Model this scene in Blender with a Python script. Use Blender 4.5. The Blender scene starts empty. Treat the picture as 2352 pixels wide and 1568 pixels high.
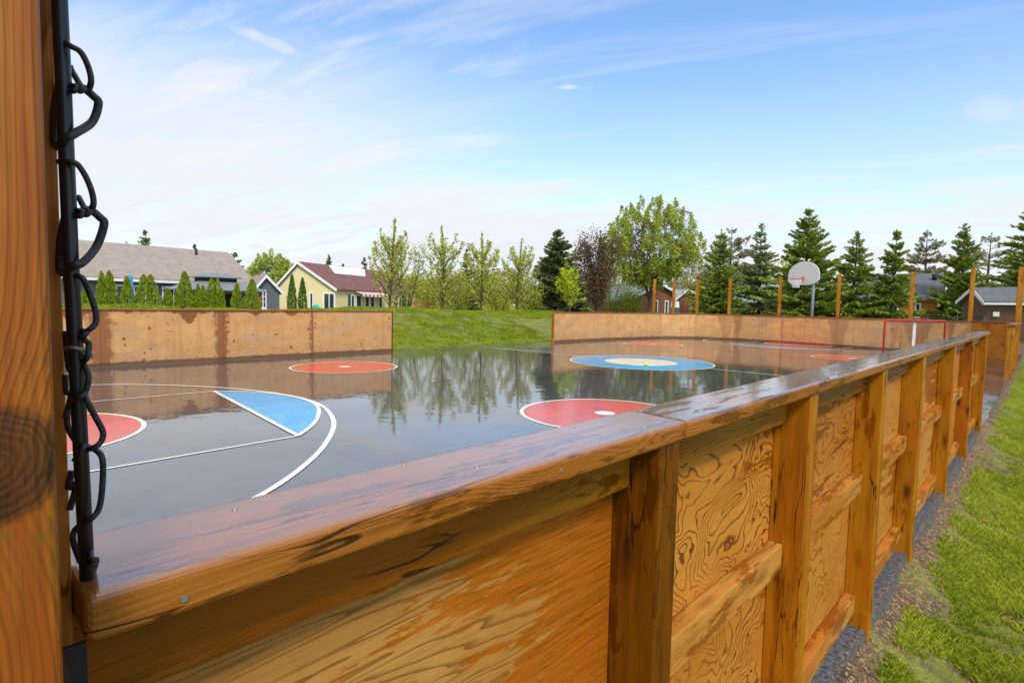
import bpy, bmesh, math, random
import numpy as np
from mathutils import Vector, Matrix
random.seed(7); rng = np.random.default_rng(7)
S = bpy.context.scene
COL = S.collection
PI = math.pi
# ------------------------------------------------------------------ camera
PW, PH, FPX = 2352.0, 1568.0, 1269.6
PITCH, ROLL, YAW = 0.0656, 0.0198, 0.7658
CAM = Vector((7.7729, -13.0919, 1.4588))
fwd = Vector((-math.sin(YAW)*math.cos(PITCH), math.cos(YAW)*math.cos(PITCH), -math.sin(PITCH)))
rt0 = Vector((math.cos(YAW), math.sin(YAW), 0)); up0 = rt0.cross(fwd)
RT = rt0*math.cos(ROLL)+up0*math.sin(ROLL); UP = -rt0*math.sin(ROLL)+up0*math.cos(ROLL)
cd = bpy.data.cameras.new('camera'); cam = bpy.data.objects.new('camera', cd); COL.objects.link(cam)
cam.matrix_world = Matrix(((RT.x, UP.x, -fwd.x, CAM.x), (RT.y, UP.y, -fwd.y, CAM.y), (RT.z, UP.z, -fwd.z, CAM.z), (0, 0, 0, 1)))
cd.sensor_width = 36; cd.lens = FPX/PW*36; cd.clip_end = 3000; cd.clip_start = 0.02
S.camera = cam
def at(x, y, D):            # a point seen at picture position x,y (2352 wide), D metres ahead
    return CAM + D*(fwd + (x-PW/2)/FPX*RT - (y-PH/2)/FPX*UP)
def gxy(x, D, z=0.0):
    p = at(x, 700, D); return Vector((p.x, p.y, z))
# ------------------------------------------------------------------ world + sun
SUN_EL, SUN_AZ = math.radians(48), math.radians(122)   # azimuth clockwise from +Y
w = bpy.data.worlds.new('World'); S.world = w; w.use_nodes = True
class NT:
    def __init__(s, tree): s.t = tree; s.n = tree.nodes; s.l = tree.links
    def node(s, typ, ins=None, **kw):
        nd = s.n.new('ShaderNode'+typ)
        for k, v in kw.items(): setattr(nd, k, v)
        for k, v in (ins or {}).items():
            s.put(nd.inputs[k], v)
        return nd
    def put(s, sock, v):
        if isinstance(v, bpy.types.NodeSocket): s.l.new(v, sock)
        elif isinstance(v, tuple) and len(v) == 3 and sock.type == 'RGBA': sock.default_value = (*v, 1)
        else: sock.default_value = v
    def m(s, op, a, b=0.0, c=0.0, clamp=False):
        nd = s.node('Math', {0: a, 1: b, 2: c}, operation=op); nd.use_clamp = clamp; return nd.outputs[0]
    def v(s, op, a, b=(0, 0, 0)):
        nd = s.node('VectorMath', {0: a, 1: b}, operation=op); return nd.outputs[1 if op in ('LENGTH', 'DISTANCE', 'DOT_PRODUCT') else 0]
    def noise(s, vec, scale=1.0, detail=2.0, rough=.5, dist=0.0):
        return s.node('TexNoise', {'Vector': vec, 'Scale': scale, 'Detail': detail, 'Roughness': rough, 'Distortion': dist}).outputs['Fac']
    def vor(s, vec, scale=1.0, rnd=1.0, feature='F1'):
        return s.node('TexVoronoi', {'Vector': vec, 'Scale': scale, 'Randomness': rnd}, feature=feature)
    def ss(s, x, a, b, lo=0.0, hi=1.0):
        nd = s.node('MapRange', {0: x, 1: a, 2: b, 3: lo, 4: hi}, interpolation_type='SMOOTHSTEP'); return nd.outputs[0]
    def mix(s, f, a, b):
        nd = s.node('Mix', data_type='RGBA'); s.put(nd.inputs[0], f); s.put(nd.inputs[6], a); s.put(nd.inputs[7], b); return nd.outputs[2]
    def mul(s, a, b):
        nd = s.node('Mix', data_type='RGBA', blend_type='MULTIPLY'); nd.inputs[0].default_value = 1; s.put(nd.inputs[6], a); s.put(nd.inputs[7], b); return nd.outputs[2]
    def xyz(s, vec):
        return s.node('SeparateXYZ', {0: vec}).outputs
    def comb(s, x=0.0, y=0.0, z=0.0):
        return s.node('CombineXYZ', {0: x, 1: y, 2: z}).outputs[0]
T = NT(w.node_tree); T.n.clear()
sky = T.node('TexSky', sky_type='NISHITA'); sky.sun_disc = False; sky.sun_elevation = SUN_EL; sky.sun_rotation = SUN_AZ
sky.air_density = 1.0; sky.dust_density = 0.6; sky.ozone_density = 1.6
D = T.v('NORMALIZE', T.node('TexCoord').outputs['Generated'])
# direction relative to where the photograph looks
ax = T.v('DOT_PRODUCT', D, (math.cos(YAW), math.sin(YAW), 0))
ay = T.v('DOT_PRODUCT', D, (-math.sin(YAW), math.cos(YAW), 0))
az = T.xyz(D)[2]
den = T.m('ADD', T.m('MAXIMUM', az, 0.0), 0.16)
px = T.m('DIVIDE', ax, den); py = T.m('DIVIDE', ay, den)
# streak frame: rotate the cloud plane so the wisps run away to the right
ca, sa = math.cos(math.radians(-24)), math.sin(math.radians(-24))
u_ = T.m('ADD', T.m('MULTIPLY', px, ca), T.m('MULTIPLY', py, sa)); v_ = T.m('SUBTRACT', T.m('MULTIPLY', py, ca), T.m('MULTIPLY', px, sa))
big = T.noise(T.comb(T.m('MULTIPLY', u_, .33), T.m('MULTIPLY', v_, 1.0), 3.3), 1.0, 4, .55, .4)
fine = T.noise(T.comb(T.m('MULTIPLY', u_, 1.0), T.m('MULTIPLY', v_, 3.4), 1.3), 1.0, 8, .62, .8)
puff = T.noise(T.comb(T.m('MULTIPLY', u_, 2.2), T.m('MULTIPLY', v_, 5.0), 8.1), 1.0, 5, .55, .3)
elev = T.m('ARCSINE', az)
side = T.m('ARCTAN2', ax, ay)                       # negative to the left of the view
low = T.ss(T.m('ADD', elev, T.m('MULTIPLY', side, .08)), .47, .08)
mask = T.m('ADD', T.m('MULTIPLY', low, .95), T.m('ADD', T.m('MULTIPLY', T.m('SUBTRACT', big, .5), 1.5), T.m('MULTIPLY', T.m('SUBTRACT', fine, .5), 1.7)))
wisp = T.m('MULTIPLY', T.ss(T.noise(T.comb(T.m('MULTIPLY', u_, .8), T.m('MULTIPLY', v_, 5.0), 4.4), 1.0, 6, .6, .5), .50, .72), T.ss(side, 1.4, -.6))
mask = T.m('ADD', T.ss(mask, .14, .98), T.m('MULTIPLY', wisp, .42), clamp=True)
pm = T.m('MULTIPLY', T.ss(puff, .66, .76), T.ss(elev, .2, .34))
PUFF = ((-.41, .391), (.702, .269), (.34, .268))
def puffat(s0, e0, ws, we, k):      # a small separate cloud in one part of the sky
    a_ = T.m('DIVIDE', T.m('SUBTRACT', side, s0), ws); b_ = T.m('DIVIDE', T.m('ADD', T.m('SUBTRACT', elev, e0), T.m('MULTIPLY', T.m('SUBTRACT', side, s0), .18)), we)
    r_ = T.m('ADD', T.m('MULTIPLY', a_, a_), T.m('MULTIPLY', b_, b_)); r_ = T.m('ADD', r_, T.m('MULTIPLY', T.m('SUBTRACT', T.noise(D, 38, 4, .6), .5), 2.2))
    return T.m('MULTIPLY', T.ss(r_, 2.2, -.6), k)
pm = T.m('ADD', pm, T.m('ADD', puffat(*PUFF[0], .050, .010, .9), T.m('ADD', puffat(*PUFF[1], .050, .020, .6), puffat(*PUFF[2], .11, .016, .3))))
mask = T.m('MAXIMUM', mask, T.m('MULTIPLY', pm, .95))
haze = T.ss(elev, .43, -.02)
lf = T.m('MULTIPLY', T.ss(side, .30, -.45), T.ss(T.m('ADD', elev, T.m('MULTIPLY', T.m('SUBTRACT', fine, .5), .25)), .46, .25))
mask = T.m('MAXIMUM', T.m('MAXIMUM', mask, T.m('MULTIPLY', lf, .85)), T.m('MULTIPLY', haze, .78))
skyc = T.mul(sky.outputs[0], (1.38, 1.60, 1.78))
cloud = T.mix(fine, (5.2, 5.45, 5.95), (6.2, 6.25, 6.4))
colr = T.mix(mask, skyc, cloud)
T_over = T.m('MULTIPLY', T.ss(elev, .465, .60), .95)
colr = T.mix(T_over, colr, T.mix(big, (4.9, 4.95, 5.1), (6.3, 6.3, 6.4)))
bg = T.node('Background', {'Color': colr, 'Strength': 0.1})
T.l.new(bg.outputs[0], T.node('OutputWorld').inputs[0])
sd = bpy.data.lights.new('sun', 'SUN'); sd.energy = 2.0; sd.angle = math.radians(14); sd.color = (1, .95, .86)
so = bpy.data.objects.new('sun', sd); COL.objects.link(so)
sdir = Vector((math.sin(SUN_AZ)*math.cos(SUN_EL), math.cos(SUN_AZ)*math.cos(SUN_EL), math.sin(SUN_EL)))
so.rotation_euler = sdir.to_track_quat('Z', 'Y').to_euler(); so.location = (20, -20, 30)
S.view_settings.view_transform = 'Standard'; S.view_settings.look = 'None'
S.view_settings.exposure = 0.62; S.view_settings.gamma = 1
S.cycles.max_bounces = 6; S.cycles.transparent_max_bounces = 8
# ------------------------------------------------------------------ object helpers
def tag(o, label=None, cat=None, group=None, kind=None):
    if label: o['label'] = label
    if cat: o['category'] = cat
    if group: o['group'] = group
    if kind: o['kind'] = kind
    return o
def empty(name, loc, label=None, cat=None, group=None, rz=0):
    o = bpy.data.objects.new(name, None); COL.objects.link(o); o.location = loc; o.rotation_euler = (0, 0, rz)
    o.empty_display_size = .1
    return tag(o, label, cat, group)
def link(name, me, mat, parent=None, M=None, smooth=False):
    if mat is not None:
        for mm in (mat if isinstance(mat, (list, tuple)) else [mat]): me.materials.append(mm)
    o = bpy.data.objects.new(name, me); COL.objects.link(o)
    if smooth: me.polygons.foreach_set('use_smooth', [True]*len(me.polygons))
    if parent is not None:
        o.parent = parent
        P = Matrix.LocRotScale(parent.location, parent.rotation_euler, parent.scale)
        if parent.parent is not None:
            pp = parent.parent; P = Matrix.LocRotScale(pp.location, pp.rotation_euler, pp.scale) @ P
        o.matrix_local = P.inverted() @ (M if M is not None else Matrix())
    elif M is not None: o.matrix_world = M; 
    return o
def mesh(name, vs, fs):
    me = bpy.data.meshes.new(name); me.from_pydata([tuple(v) for v in vs], [], fs); me.update(); return me
def fast_mesh(name, V, F):
    """V (n,3), F (m,k) numpy"""
    me = bpy.data.meshes.new(name); V = np.asarray(V, dtype=np.float32); F = np.asarray(F, dtype=np.int32)
    me.vertices.add(len(V)); me.vertices.foreach_set('co', V.ravel())
    k = F.shape[1]; me.loops.add(F.size); me.loops.foreach_set('vertex_index', F.ravel())
    me.polygons.add(len(F)); me.polygons.foreach_set('loop_start', np.arange(0, F.size, k, dtype=np.int32))
    me.polygons.foreach_set('loop_total', np.full(len(F), k, dtype=np.int32))
    me.update(calc_edges=True); me.validate(); return me
def frame(p0, p1, wv):
    p0, p1 = Vector(p0), Vector(p1); X = (p1-p0); L = X.length; X = X/L
    Y = Vector(wv); Y = (Y - X*Y.dot(X)).normalized(); Z = X.cross(Y)
    c = (p0+p1)/2
    return Matrix(((X.x, Y.x, Z.x, c.x), (X.y, Y.y, Z.y, c.y), (X.z, Y.z, Z.z, c.z), (0, 0, 0, 1))), L
def box_bm(bm, cx, cy, cz, sx, sy, sz, bev=0.0, seg=2, rot=None):
    M = Matrix.Translation((cx, cy, cz)) @ (rot if rot else Matrix()) @ Matrix.Diagonal((sx, sy, sz, 1))
    r = bmesh.ops.create_cube(bm, size=1, matrix=M)
    if bev > 0:
        es = list({e for v in r['verts'] for e in v.link_edges})
        bmesh.ops.bevel(bm, geom=es, offset=bev, segments=seg, profile=.6, affect='EDGES')
def done(bm, name):
    me = bpy.data.meshes.new(name); bm.normal_update(); bm.to_mesh(me); bm.free(); return me
def beam(name, p0, p1, wv, wd, th, mat, parent=None, bev=.003, seg=2, warp=0.0):
    """timber from p0 to p1; local x = length, y = wv, z = third"""
    M, L = frame(p0, p1, wv)
    bm = bmesh.new(); box_bm(bm, 0, 0, 0, L, wd, th, bev, seg)
    return link(name, done(bm, name), mat, parent, M)
def tube_pts(V, F, pts, rad, n=8, cap=True):
    pts = [Vector(p) for p in pts]; base = len(V)
    prev = None
    for i, p in enumerate(pts):
        t = (pts[min(i+1, len(pts)-1)] - pts[max(i-1, 0)]).normalized()
        a = Vector((0, 0, 1)) if abs(t.z) < .9 else Vector((1, 0, 0))
        if prev is None: nx = t.cross(a).normalized()
        else: nx = (prev - t*prev.dot(t)).normalized()
        prev = nx; ny = t.cross(nx)
        r = rad[i] if isinstance(rad, (list, tuple)) else rad
        for k in range(n):
            an = 2*PI*k/n; V.append(p + nx*(r*math.cos(an)) + ny*(r*math.sin(an)))
    for i in range(len(pts)-1):
        for k in range(n):
            a = base+i*n+k; b = base+i*n+(k+1) % n; F.append((a, b, b+n, a+n))
    if cap:
        F.append(tuple(base+k for k in reversed(range(n)))); e = base+(len(pts)-1)*n; F.append(tuple(e+k for k in range(n)))
def tube(name, pts, rad, mat, parent=None, n=8):
    V, F = [], []; tube_pts(V, F, pts, rad, n); o = link(name, mesh(name, V, F), mat, parent, None, True); return o
# ------------------------------------------------------------------ materials
def new_mat(name):
    m = bpy.data.materials.new(name); m.use_nodes = True; t = NT(m.node_tree); t.n.clear()
    out = t.node('OutputMaterial'); b = t.node('BsdfPrincipled'); t.l.new(b.outputs[0], out.inputs[0])
    return m, t, b
def plain(name, col, rough=.6, var=.15, scale=3.0, metal=0.0, spec=.5, bump=0.0, bscale=40):
    m, t, b = new_mat(name); co = t.node('TexCoord').outputs['Object']
    n = t.noise(co, scale, 5, .6)
    c = t.mix(n, tuple(x*(1-var*1.6) for x in col), tuple(min(1, x*(1+var*1.6)) for x in col))
    t.put(b.inputs['Base Color'], c); b.inputs['Roughness'].default_value = rough; b.inputs['Metallic'].default_value = metal
    b.inputs['Specular IOR Level'].default_value = spec
    if bump: t.put(b.inputs['Normal'], t.node('Bump', {'Height': t.noise(co, bscale, 4, .6), 'Strength': bump, 'Distance': .02}).outputs[0])
    return m
def lumber(name, light, dark, orange, wet=(.20, .07, .01), wetb=0.0, ring=1100.0, knots=1.0, rough=.45, coat=0.0, rings=.45, coat_rough=.1, streak=1.0, seed=0.0, dirt=0):
    m, t, b = new_mat(name); co = t.node('TexCoord').outputs['Object']
    rnd = t.node('ObjectInfo').outputs['Random']
    off = t.comb(t.m('MULTIPLY', rnd, 37.1), t.m('MULTIPLY', rnd, 11.7), t.m('ADD', t.m('MULTIPLY', rnd, 5.3), seed))
    c = t.v('ADD', co, off)
    x, y, z = t.xyz(c)[0:3]
    lowv = t.v('MULTIPLY', c, (1.1, 9, 9))
    low_ = t.noise(lowv, 1.0, 2, .5, .4)
    kv = t.vor(t.v('MULTIPLY', c, (3.3, 10, 10)), 1.0, 1.0); kd = kv.outputs['Distance']
    kf = t.ss(kd, .55, .0)
    ringc = t.m('ADD', t.m('MULTIPLY', t.m('ADD', y, t.m('MULTIPLY', z, .55)), ring), t.m('ADD', t.m('MULTIPLY', low_, ring*.06), t.m('MULTIPLY', kf, ring*.035*knots)))
    lines = t.m('MULTIPLY', t.m('ADD', t.m('MULTIPLY', t.m('SINE', ringc), .5), .5), t.ss(t.noise(t.v('MULTIPLY', c, (1.5, 22, 22)), 1.0, 3, .6), .38, .62))
    fib = t.noise(t.v('MULTIPLY', c, (9, 260, 260)), 1.0, 3, .6)
    streakn = t.noise(t.v('MULTIPLY', c, (2.2, 26, 26)), 1.0, 5, .65, .3)
    tone = t.ss(t.noise(t.v('MULTIPLY', c, (1.3, 5, 5)), 1.0, 3, .55), .36, .64)
    base = t.mix(tone, light, orange)
    f1 = t.m('ADD', t.m('MULTIPLY', t.ss(lines, .35, 1), rings), t.m('ADD', t.m('MULTIPLY', t.ss(streakn, .48, .72), .55*streak), t.m('MULTIPLY', t.ss(fib, .45, .8), .35)), clamp=True)
    base = t.mix(f1, base, dark)
    kn = t.m('MULTIPLY', t.ss(kd, .17, .07), knots, clamp=True)
    base = t.mix(t.m('MULTIPLY', kn, .9), base, (.05, .018, .006))
    base = t.mix(t.m('MULTIPLY', t.m('MULTIPLY', t.ss(kd, .30, .16), knots, clamp=True), .45), base, dark)
    crk = t.m('ABSOLUTE', t.m('SUBTRACT', t.noise(t.v('MULTIPLY', c, (1.6, 15, 15)), 1.0, 3, .55, .3), .5))
    crm = t.m('MULTIPLY', t.ss(crk, .012, .003), t.ss(t.noise(t.v('MULTIPLY', c, (3.0, 6, 6)), 1.0, 2, .5), .50, .58))
    base = t.mix(t.m('MULTIPLY', crm, .85), base, tuple(q*.12 for q in dark))
    patch = t.ss(t.noise(t.v('MULTIPLY', c, (2.2, 10, 10)), 1.0, 6, .7, .2), .54, .70)
    base = t.mix(t.m('MULTIPLY', patch, .5), base, tuple(q*.55 for q in orange))
    jag = t.noise(t.v('MULTIPLY', c, (2.6, 13, 13)), 1.0, 7, .7, .2)
    wm = t.ss(t.m('ADD', jag, wetb), .52, .56)
    base = t.mix(t.m('MULTIPLY', wm, .72), base, wet)
    t.put(b.inputs['Base Color'], base); b.inputs['Specular IOR Level'].default_value = .18
    t.put(b.inputs['Roughness'], t.m('SUBTRACT', rough, t.m('MULTIPLY', wm, rough*.45)))
    t.put(b.inputs['Normal'], t.node('Bump', {'Height': t.m('ADD', lines, t.m('ADD', t.m('MULTIPLY', fib, 1.2), t.m('ADD', t.m('MULTIPLY', kn, -2.0), t.m('MULTIPLY', crm, -6.0)))), 'Strength': .35, 'Distance': .0015}).outputs[0])
    if coat:
        upf = t.ss(t.xyz(t.node('NewGeometry').outputs['Normal'])[2], .35, .85)
        if dirt:
            dn = t.noise(t.v('MULTIPLY', c, (4.5, 30, 30)), 1.0, 6, .68, .3); dm = t.m('MULTIPLY', t.ss(t.m('ADD', dn, t.m('MULTIPLY', t.xyz(co)[0], -.00)), .50, .56), upf)
            base = t.mix(t.m('MULTIPLY', dm, .85), base, t.mix(fib, (.055, .035, .012), (.15, .10, .04)))
            t.put(b.inputs['Base Color'], base); upf = t.m('MULTIPLY', upf, t.m('SUBTRACT', 1.0, t.m('MULTIPLY', dm, .88)))
        t.put(b.inputs['Coat Weight'], t.m('MULTIPLY', upf, coat)); b.inputs['Coat Roughness'].default_value = coat_rough; b.inputs['Coat IOR'].default_value = 2.2
    return m
def plywood(name, light, lineC, wet, freq=16.0, wetb=-.1, linew=.5, wetdir=(0, 0), knots=1.0, rough=.5, stretch=(1.5, 4.5), seed=0.0):
    m, t, b = new_mat(name); co = t.node('TexCoord').outputs['Object']
    rnd = t.node('ObjectInfo').outputs['Random']
    c = t.v('ADD', co, t.comb(t.m('MULTIPLY', rnd, 29.0), t.m('MULTIPLY', rnd, 17.0), seed))
    fld = t.noise(t.v('MULTIPLY', c, (stretch[0], stretch[1], 3)), 1.0, 3.0, .42, .45)
    kd = t.vor(t.v('MULTIPLY', c, (2.4, 3.4, 1)), 1.0, 1.0).outputs['Distance']
    warp = t.noise(t.v('MULTIPLY', c, (14, 34, 10)), 1.0, 3, .55)
    v = t.m('ADD', t.m('MULTIPLY', fld, freq), t.m('ADD', t.m('MULTIPLY', t.ss(kd, .5, 0), 4.2*knots), t.m('MULTIPLY', warp, .55)))
    saw = t.m('FRACT', v)
    ln = t.m('MULTIPLY', t.ss(saw, .58, .97), t.ss(saw, 1.0, .965))
    varl = t.ss(t.noise(t.v('MULTIPLY', c, (3, 5, 3)), 1.0, 2, .5), .3, .6)
    ln = t.m('MULTIPLY', t.m('MULTIPLY', ln, t.m('ADD', t.m('MULTIPLY', varl, .7), .4)), linew, clamp=True)
    fib = t.noise(t.v('MULTIPLY', c, (10, 240, 50)), 1.0, 3, .6)
    tone = t.noise(t.v('MULTIPLY', c, (1.6, 3.0, 3)), 1.0, 4, .6)
    base = t.mix(t.ss(tone, .35, .68), light, tuple(x*s for x, s in zip(light, (.83, .70, .52))))
    base = t.mix(t.m('MULTIPLY', t.ss(fib, .42, .75), .28), base, lineC)
    base = t.mix(t.m('MULTIPLY', ln, 1.0), base, lineC)
    base = t.mix(t.ss(kd, .10, .035), base, (.10, .03, .008))
    x, y = t.xyz(co)[0:2]
    jag = t.noise(t.v('MULTIPLY', c, (3.0, 17, 3)), 1.0, 8, .72, .25)
    big_ = t.noise(t.v('MULTIPLY', c, (1.3, 1.9, 3)), 1.0, 2, .5)
    ws = t.m('ADD', t.m('ADD', t.m('MULTIPLY', jag, .55), t.m('MULTIPLY', big_, .6)), t.m('ADD', t.m('MULTIPLY', x, wetdir[0]), t.m('MULTIPLY', y, wetdir[1])))
    wm = t.ss(t.m('ADD', ws, wetb), .565, .585)
    base = t.mix(t.m('MULTIPLY', wm, .85), base, t.mix(t.ss(fib, .35, .75), wet, tuple(q*.5 for q in wet)))
    t.put(b.inputs['Base Color'], base)
    t.put(b.inputs['Roughness'], t.m('SUBTRACT', rough, t.m('MULTIPLY', wm, .18))); b.inputs['Specular IOR Level'].default_value = .2
    t.put(b.inputs['Normal'], t.node('Bump', {'Height': t.m('SUBTRACT', t.m('MULTIPLY', fib, .6), ln), 'Strength': .35, 'Distance': .0015}).outputs[0])
    return m
def rinkply(name, light, dark, half, stain=1.0, marks=1.0, wetc=(.15, .040, .008), hh=.6, drips=()):
    """far rink board face: scuffed plywood, puck marks, water stains from seams, top and foot"""
    m, t, b = new_mat(name); co = t.node('TexCoord').outputs['Object']
    rnd = t.node('ObjectInfo').outputs['Random']
    c = t.v('ADD', co, t.comb(t.m('MULTIPLY', rnd, 41.0), t.m('MULTIPLY', rnd, 13.0), 0.0))
    x, y = t.xyz(co)[0:2]
    n1 = t.noise(t.v('MULTIPLY', c, (1.6, 3, 1)), 1.0, 5, .6)
    n2 = t.noise(t.v('MULTIPLY', c, (16, 22, 1)), 1.0, 4, .65)
    base = t.mix(t.ss(n1, .3, .7), light, dark)
    base = t.mix(t.m('MULTIPLY', t.ss(n2, .5, .72), .45), base, (.34, .16, .06))
    base = t.mix(t.m('MULTIPLY', rnd, .35), base, (.62, .34, .12))
    # grey weathering toward a random side
    gw = t.ss(t.noise(t.v('MULTIPLY', c, (1.1, 1.8, 1)), 1.0, 4, .6), .48, .66)
    base = t.mix(t.m('MULTIPLY', gw, .35), base, (.36, .26, .17))
    vo = t.vor(t.v('MULTIPLY', c, (8.5, 8.5, 0)), 1.0, .9)
    colm = t.ss(t.m('ABSOLUTE', t.m('SUBTRACT', t.m('FRACT', t.m('ADD', t.m('MULTIPLY', t.xyz(c)[0], 2.1), t.m('MULTIPLY', n1, .25))), .5)), .24, .13)
    has = t.m('MULTIPLY', t.m('GREATER_THAN', t.xyz(vo.outputs['Color'])[0], .5), t.m('ADD', t.m('MULTIPLY', colm, .9), .15))
    dots = t.m('MULTIPLY', t.ss(t.m('ADD', vo.outputs['Distance'], t.m('MULTIPLY', t.xyz(vo.outputs['Color'])[1], .16)), .42, .22), t.m('MULTIPLY', has, .95*marks), clamp=True)
    base = t.mix(dots, base, (.13, .05, .025))
    grime = t.m('MULTIPLY', t.ss(y, .1, -hh), t.ss(n2, .35, .6)); base = t.mix(t.m('MULTIPLY', grime, .4), base, (.22, .15, .10))
    hl = t.vor(t.v('MULTIPLY', c, (1.4, 9.0, 0)), 1.0, 1.0)
    hs = t.m('MULTIPLY', t.m('GREATER_THAN', t.xyz(hl.outputs['Color'])[1], .75), t.ss(hl.outputs['Distance'], .2, .1))
    base = t.mix(t.m('MULTIPLY', hs, .5*marks), base, (.16, .08, .045))
    vs = t.noise(t.v('MULTIPLY', c, (7, .7, 1)), 1.0, 4, .6); base = t.mix(t.m('MULTIPLY', t.ss(vs, .5, .68), .35), base, (.36, .15, .05))
    sc = t.noise(t.v('MULTIPLY', c, (1.5, 40, 1)), 1.0, 3, .6); base = t.mix(t.m('MULTIPLY', t.ss(sc, .62, .70), .4), base, (.20, .10, .05))
    # water stains
    jag = t.noise(t.v('MULTIPLY', c, (5, 9, 1)), 1.0, 6, .65)
    jag2 = t.m('ADD', t.m('MULTIPLY', t.m('SUBTRACT', jag, .5), .42), t.m('MULTIPLY', t.m('SUBTRACT', t.noise(t.v('MULTIPLY', c, (22, 2.5, 1)), 1.0, 3, .6), .5), .22))
    ex = t.m('SUBTRACT', half, t.m('ABSOLUTE', x))
    sx = t.ss(t.m('ADD', ex, jag2), .10*stain, .04*stain)
    ts = t.m('MULTIPLY', t.ss(t.noise(t.comb(t.m('MULTIPLY', t.xyz(c)[0], 1.2), 0.0, 0.0), 1.0, 3, .5), .50, .72), .16)
    ey = t.m('SUBTRACT', hh, y)
    sy = t.ss(t.m('ADD', t.m('SUBTRACT', ey, t.m('MULTIPLY', ts, stain)), t.m('MULTIPLY', jag2, .6)), .06, .02)
    ef = t.m('ADD', y, hh)
    sf = t.ss(t.m('ADD', ef, t.m('MULTIPLY', jag2, .25)), .11, .08)
    st = t.m('MAXIMUM', t.m('MULTIPLY', sx, .9), sy)
    for dx_, dw in drips:
        dd = t.m('ABSOLUTE', t.m('SUBTRACT', x, dx_)); wy = t.m('ADD', dw*.55, t.m('MULTIPLY', y, dw*.55))
        st = t.m('MAXIMUM', st, t.ss(t.m('SUBTRACT', t.m('ADD', dd, t.m('MULTIPLY', jag2, .8)), wy), .04, -.02))
    wcol = t.mix(n2, wetc, (.30, .085, .010))
    base = t.mix(t.m('MULTIPLY', st, min(.95, .9*stain)), base, wcol)
    base = t.mix(t.m('MULTIPLY', sf, .85), base, (.10, .035, .015))
    t.put(b.inputs['Base Color'], base); b.inputs['Roughness'].default_value = .6
    return m
M = {}
L_, Dk, Or = (.50, .30, .045), (.22, .085, .012), (.46, .20, .03)
M['post'] = lumber('post_timber', (0.465, 0.189, 0.0054), (0.121, 0.030, 0.0012), (0.409, 0.122, 0.0030), (0.149, 0.034, 0.0012), wetb=-.05, knots=1.0)
M['postdark'] = lumber('post_timber_wet', (0.186, 0.063, 0.0024), (0.047, 0.013, 0.0006), (0.158, 0.042, 0.0012), (0.070, 0.016, 0.0006), wetb=.02, knots=1.0, rough=.33)
M['nailer'] = lumber('nailer_timber', (0.316, 0.126, 0.0048), (0.093, 0.027, 0.0012), (0.260, 0.076, 0.0024), (0.105, 0.026, 0.0012), wetb=-.06, ring=1500, rings=.65)
M['rail2'] = lumber('girt_timber', (0.539, 0.252, 0.0510), (0.205, 0.059, 0.0060), (0.465, 0.151, 0.0132), (0.210, 0.044, 0.0012), wetb=-.0, ring=900, rings=.3)
M['cap'] = lumber('cap_timber', (0.335, 0.126, 0.0180), (0.093, 0.025, 0.0024), (0.279, 0.084, 0.0060), (0.079, 0.019, 0.0012), wetb=-.01, ring=1300, rings=.3, rough=.4, coat=1.0, coat_rough=.16, streak=.7)
M['capworn'] = lumber('worn_cap_timber', (0.335, 0.122, 0.0144), (0.093, 0.025, 0.0024), (0.279, 0.080, 0.0048), (0.081, 0.019, 0.0012), wetb=-.01, ring=1300, rings=.3, rough=.4, coat=1.0, coat_rough=.10, streak=.7, dirt=1)
M['ply1'] = plywood('plywood_streaky', (0.484, 0.252, 0.0630), (0.158, 0.050, 0.0048), (0.428, 0.105, 0.0012), freq=32, wetb=-.135, linew=.7, wetdir=(.62, .22), knots=.35, stretch=(.75, 8.5), seed=2.0)
M['ply2'] = plywood('plywood_figured', (0.577, 0.239, 0.0330), (0.130, 0.032, 0.0060), (0.316, 0.071, 0.0018), freq=21, wetb=-.15, linew=1.0, wetdir=(.32, .05), knots=1.0, stretch=(3.2, 4.6), seed=5.4)
M['ply4'] = plywood('plywood_plain', (0.539, 0.239, 0.0420), (0.186, 0.055, 0.0084), (0.316, 0.076, 0.0018), freq=15, wetb=-.10, linew=.4, wetdir=(.25, .1), knots=.7, stretch=(2.2, 6), seed=11.7)
M['ply3'] = plywood('plywood_wet', (0.521, 0.210, 0.0300), (0.149, 0.038, 0.0048), (0.186, 0.046, 0.0018), freq=18, wetb=-.03, linew=.6, wetdir=(-.2, .3), knots=.6, stretch=(2.0, 4.6), seed=8.2)
# ------------------------------------------------------------------ leafy / ground materials
def foliage(name, a, bcol, scale=.9, trans=.35, rough=.6):
    m = bpy.data.materials.new(name); m.use_nodes = True; t = NT(m.node_tree); t.n.clear()
    co = t.node('TexCoord').outputs['Object']; n = t.ss(t.noise(co, scale, 4, .65), .3, .7)
    n2 = t.noise(co, scale*9, 2, .5)
    c = t.mix(t.m('ADD', t.m('MULTIPLY', n, .55), t.m('MULTIPLY', n2, .45)), a, bcol)
    d = t.node('BsdfPrincipled', {'Base Color': c, 'Roughness': rough}); d.inputs['Specular IOR Level'].default_value = .25
    tr = t.node('BsdfTranslucent', {'Color': c}); mx = t.node('MixShader', {0: trans})
    t.l.new(d.outputs[0], mx.inputs[1]); t.l.new(tr.outputs[0], mx.inputs[2])
    t.l.new(mx.outputs[0], t.node('OutputMaterial').inputs[0]); return m
M['maple'] = foliage('young_maple_leaves', (0.339, 0.385, 0.041), (0.616, 0.618, 0.123), 1.2)
M['bigmaple'] = foliage('big_maple_leaves', (0.255, 0.349, 0.027), (0.572, 0.605, 0.108), .8)
M['lime'] = foliage('lime_leaves', (0.394, 0.528, 0.011), (0.678, 0.726, 0.033), 1.5)
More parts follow.
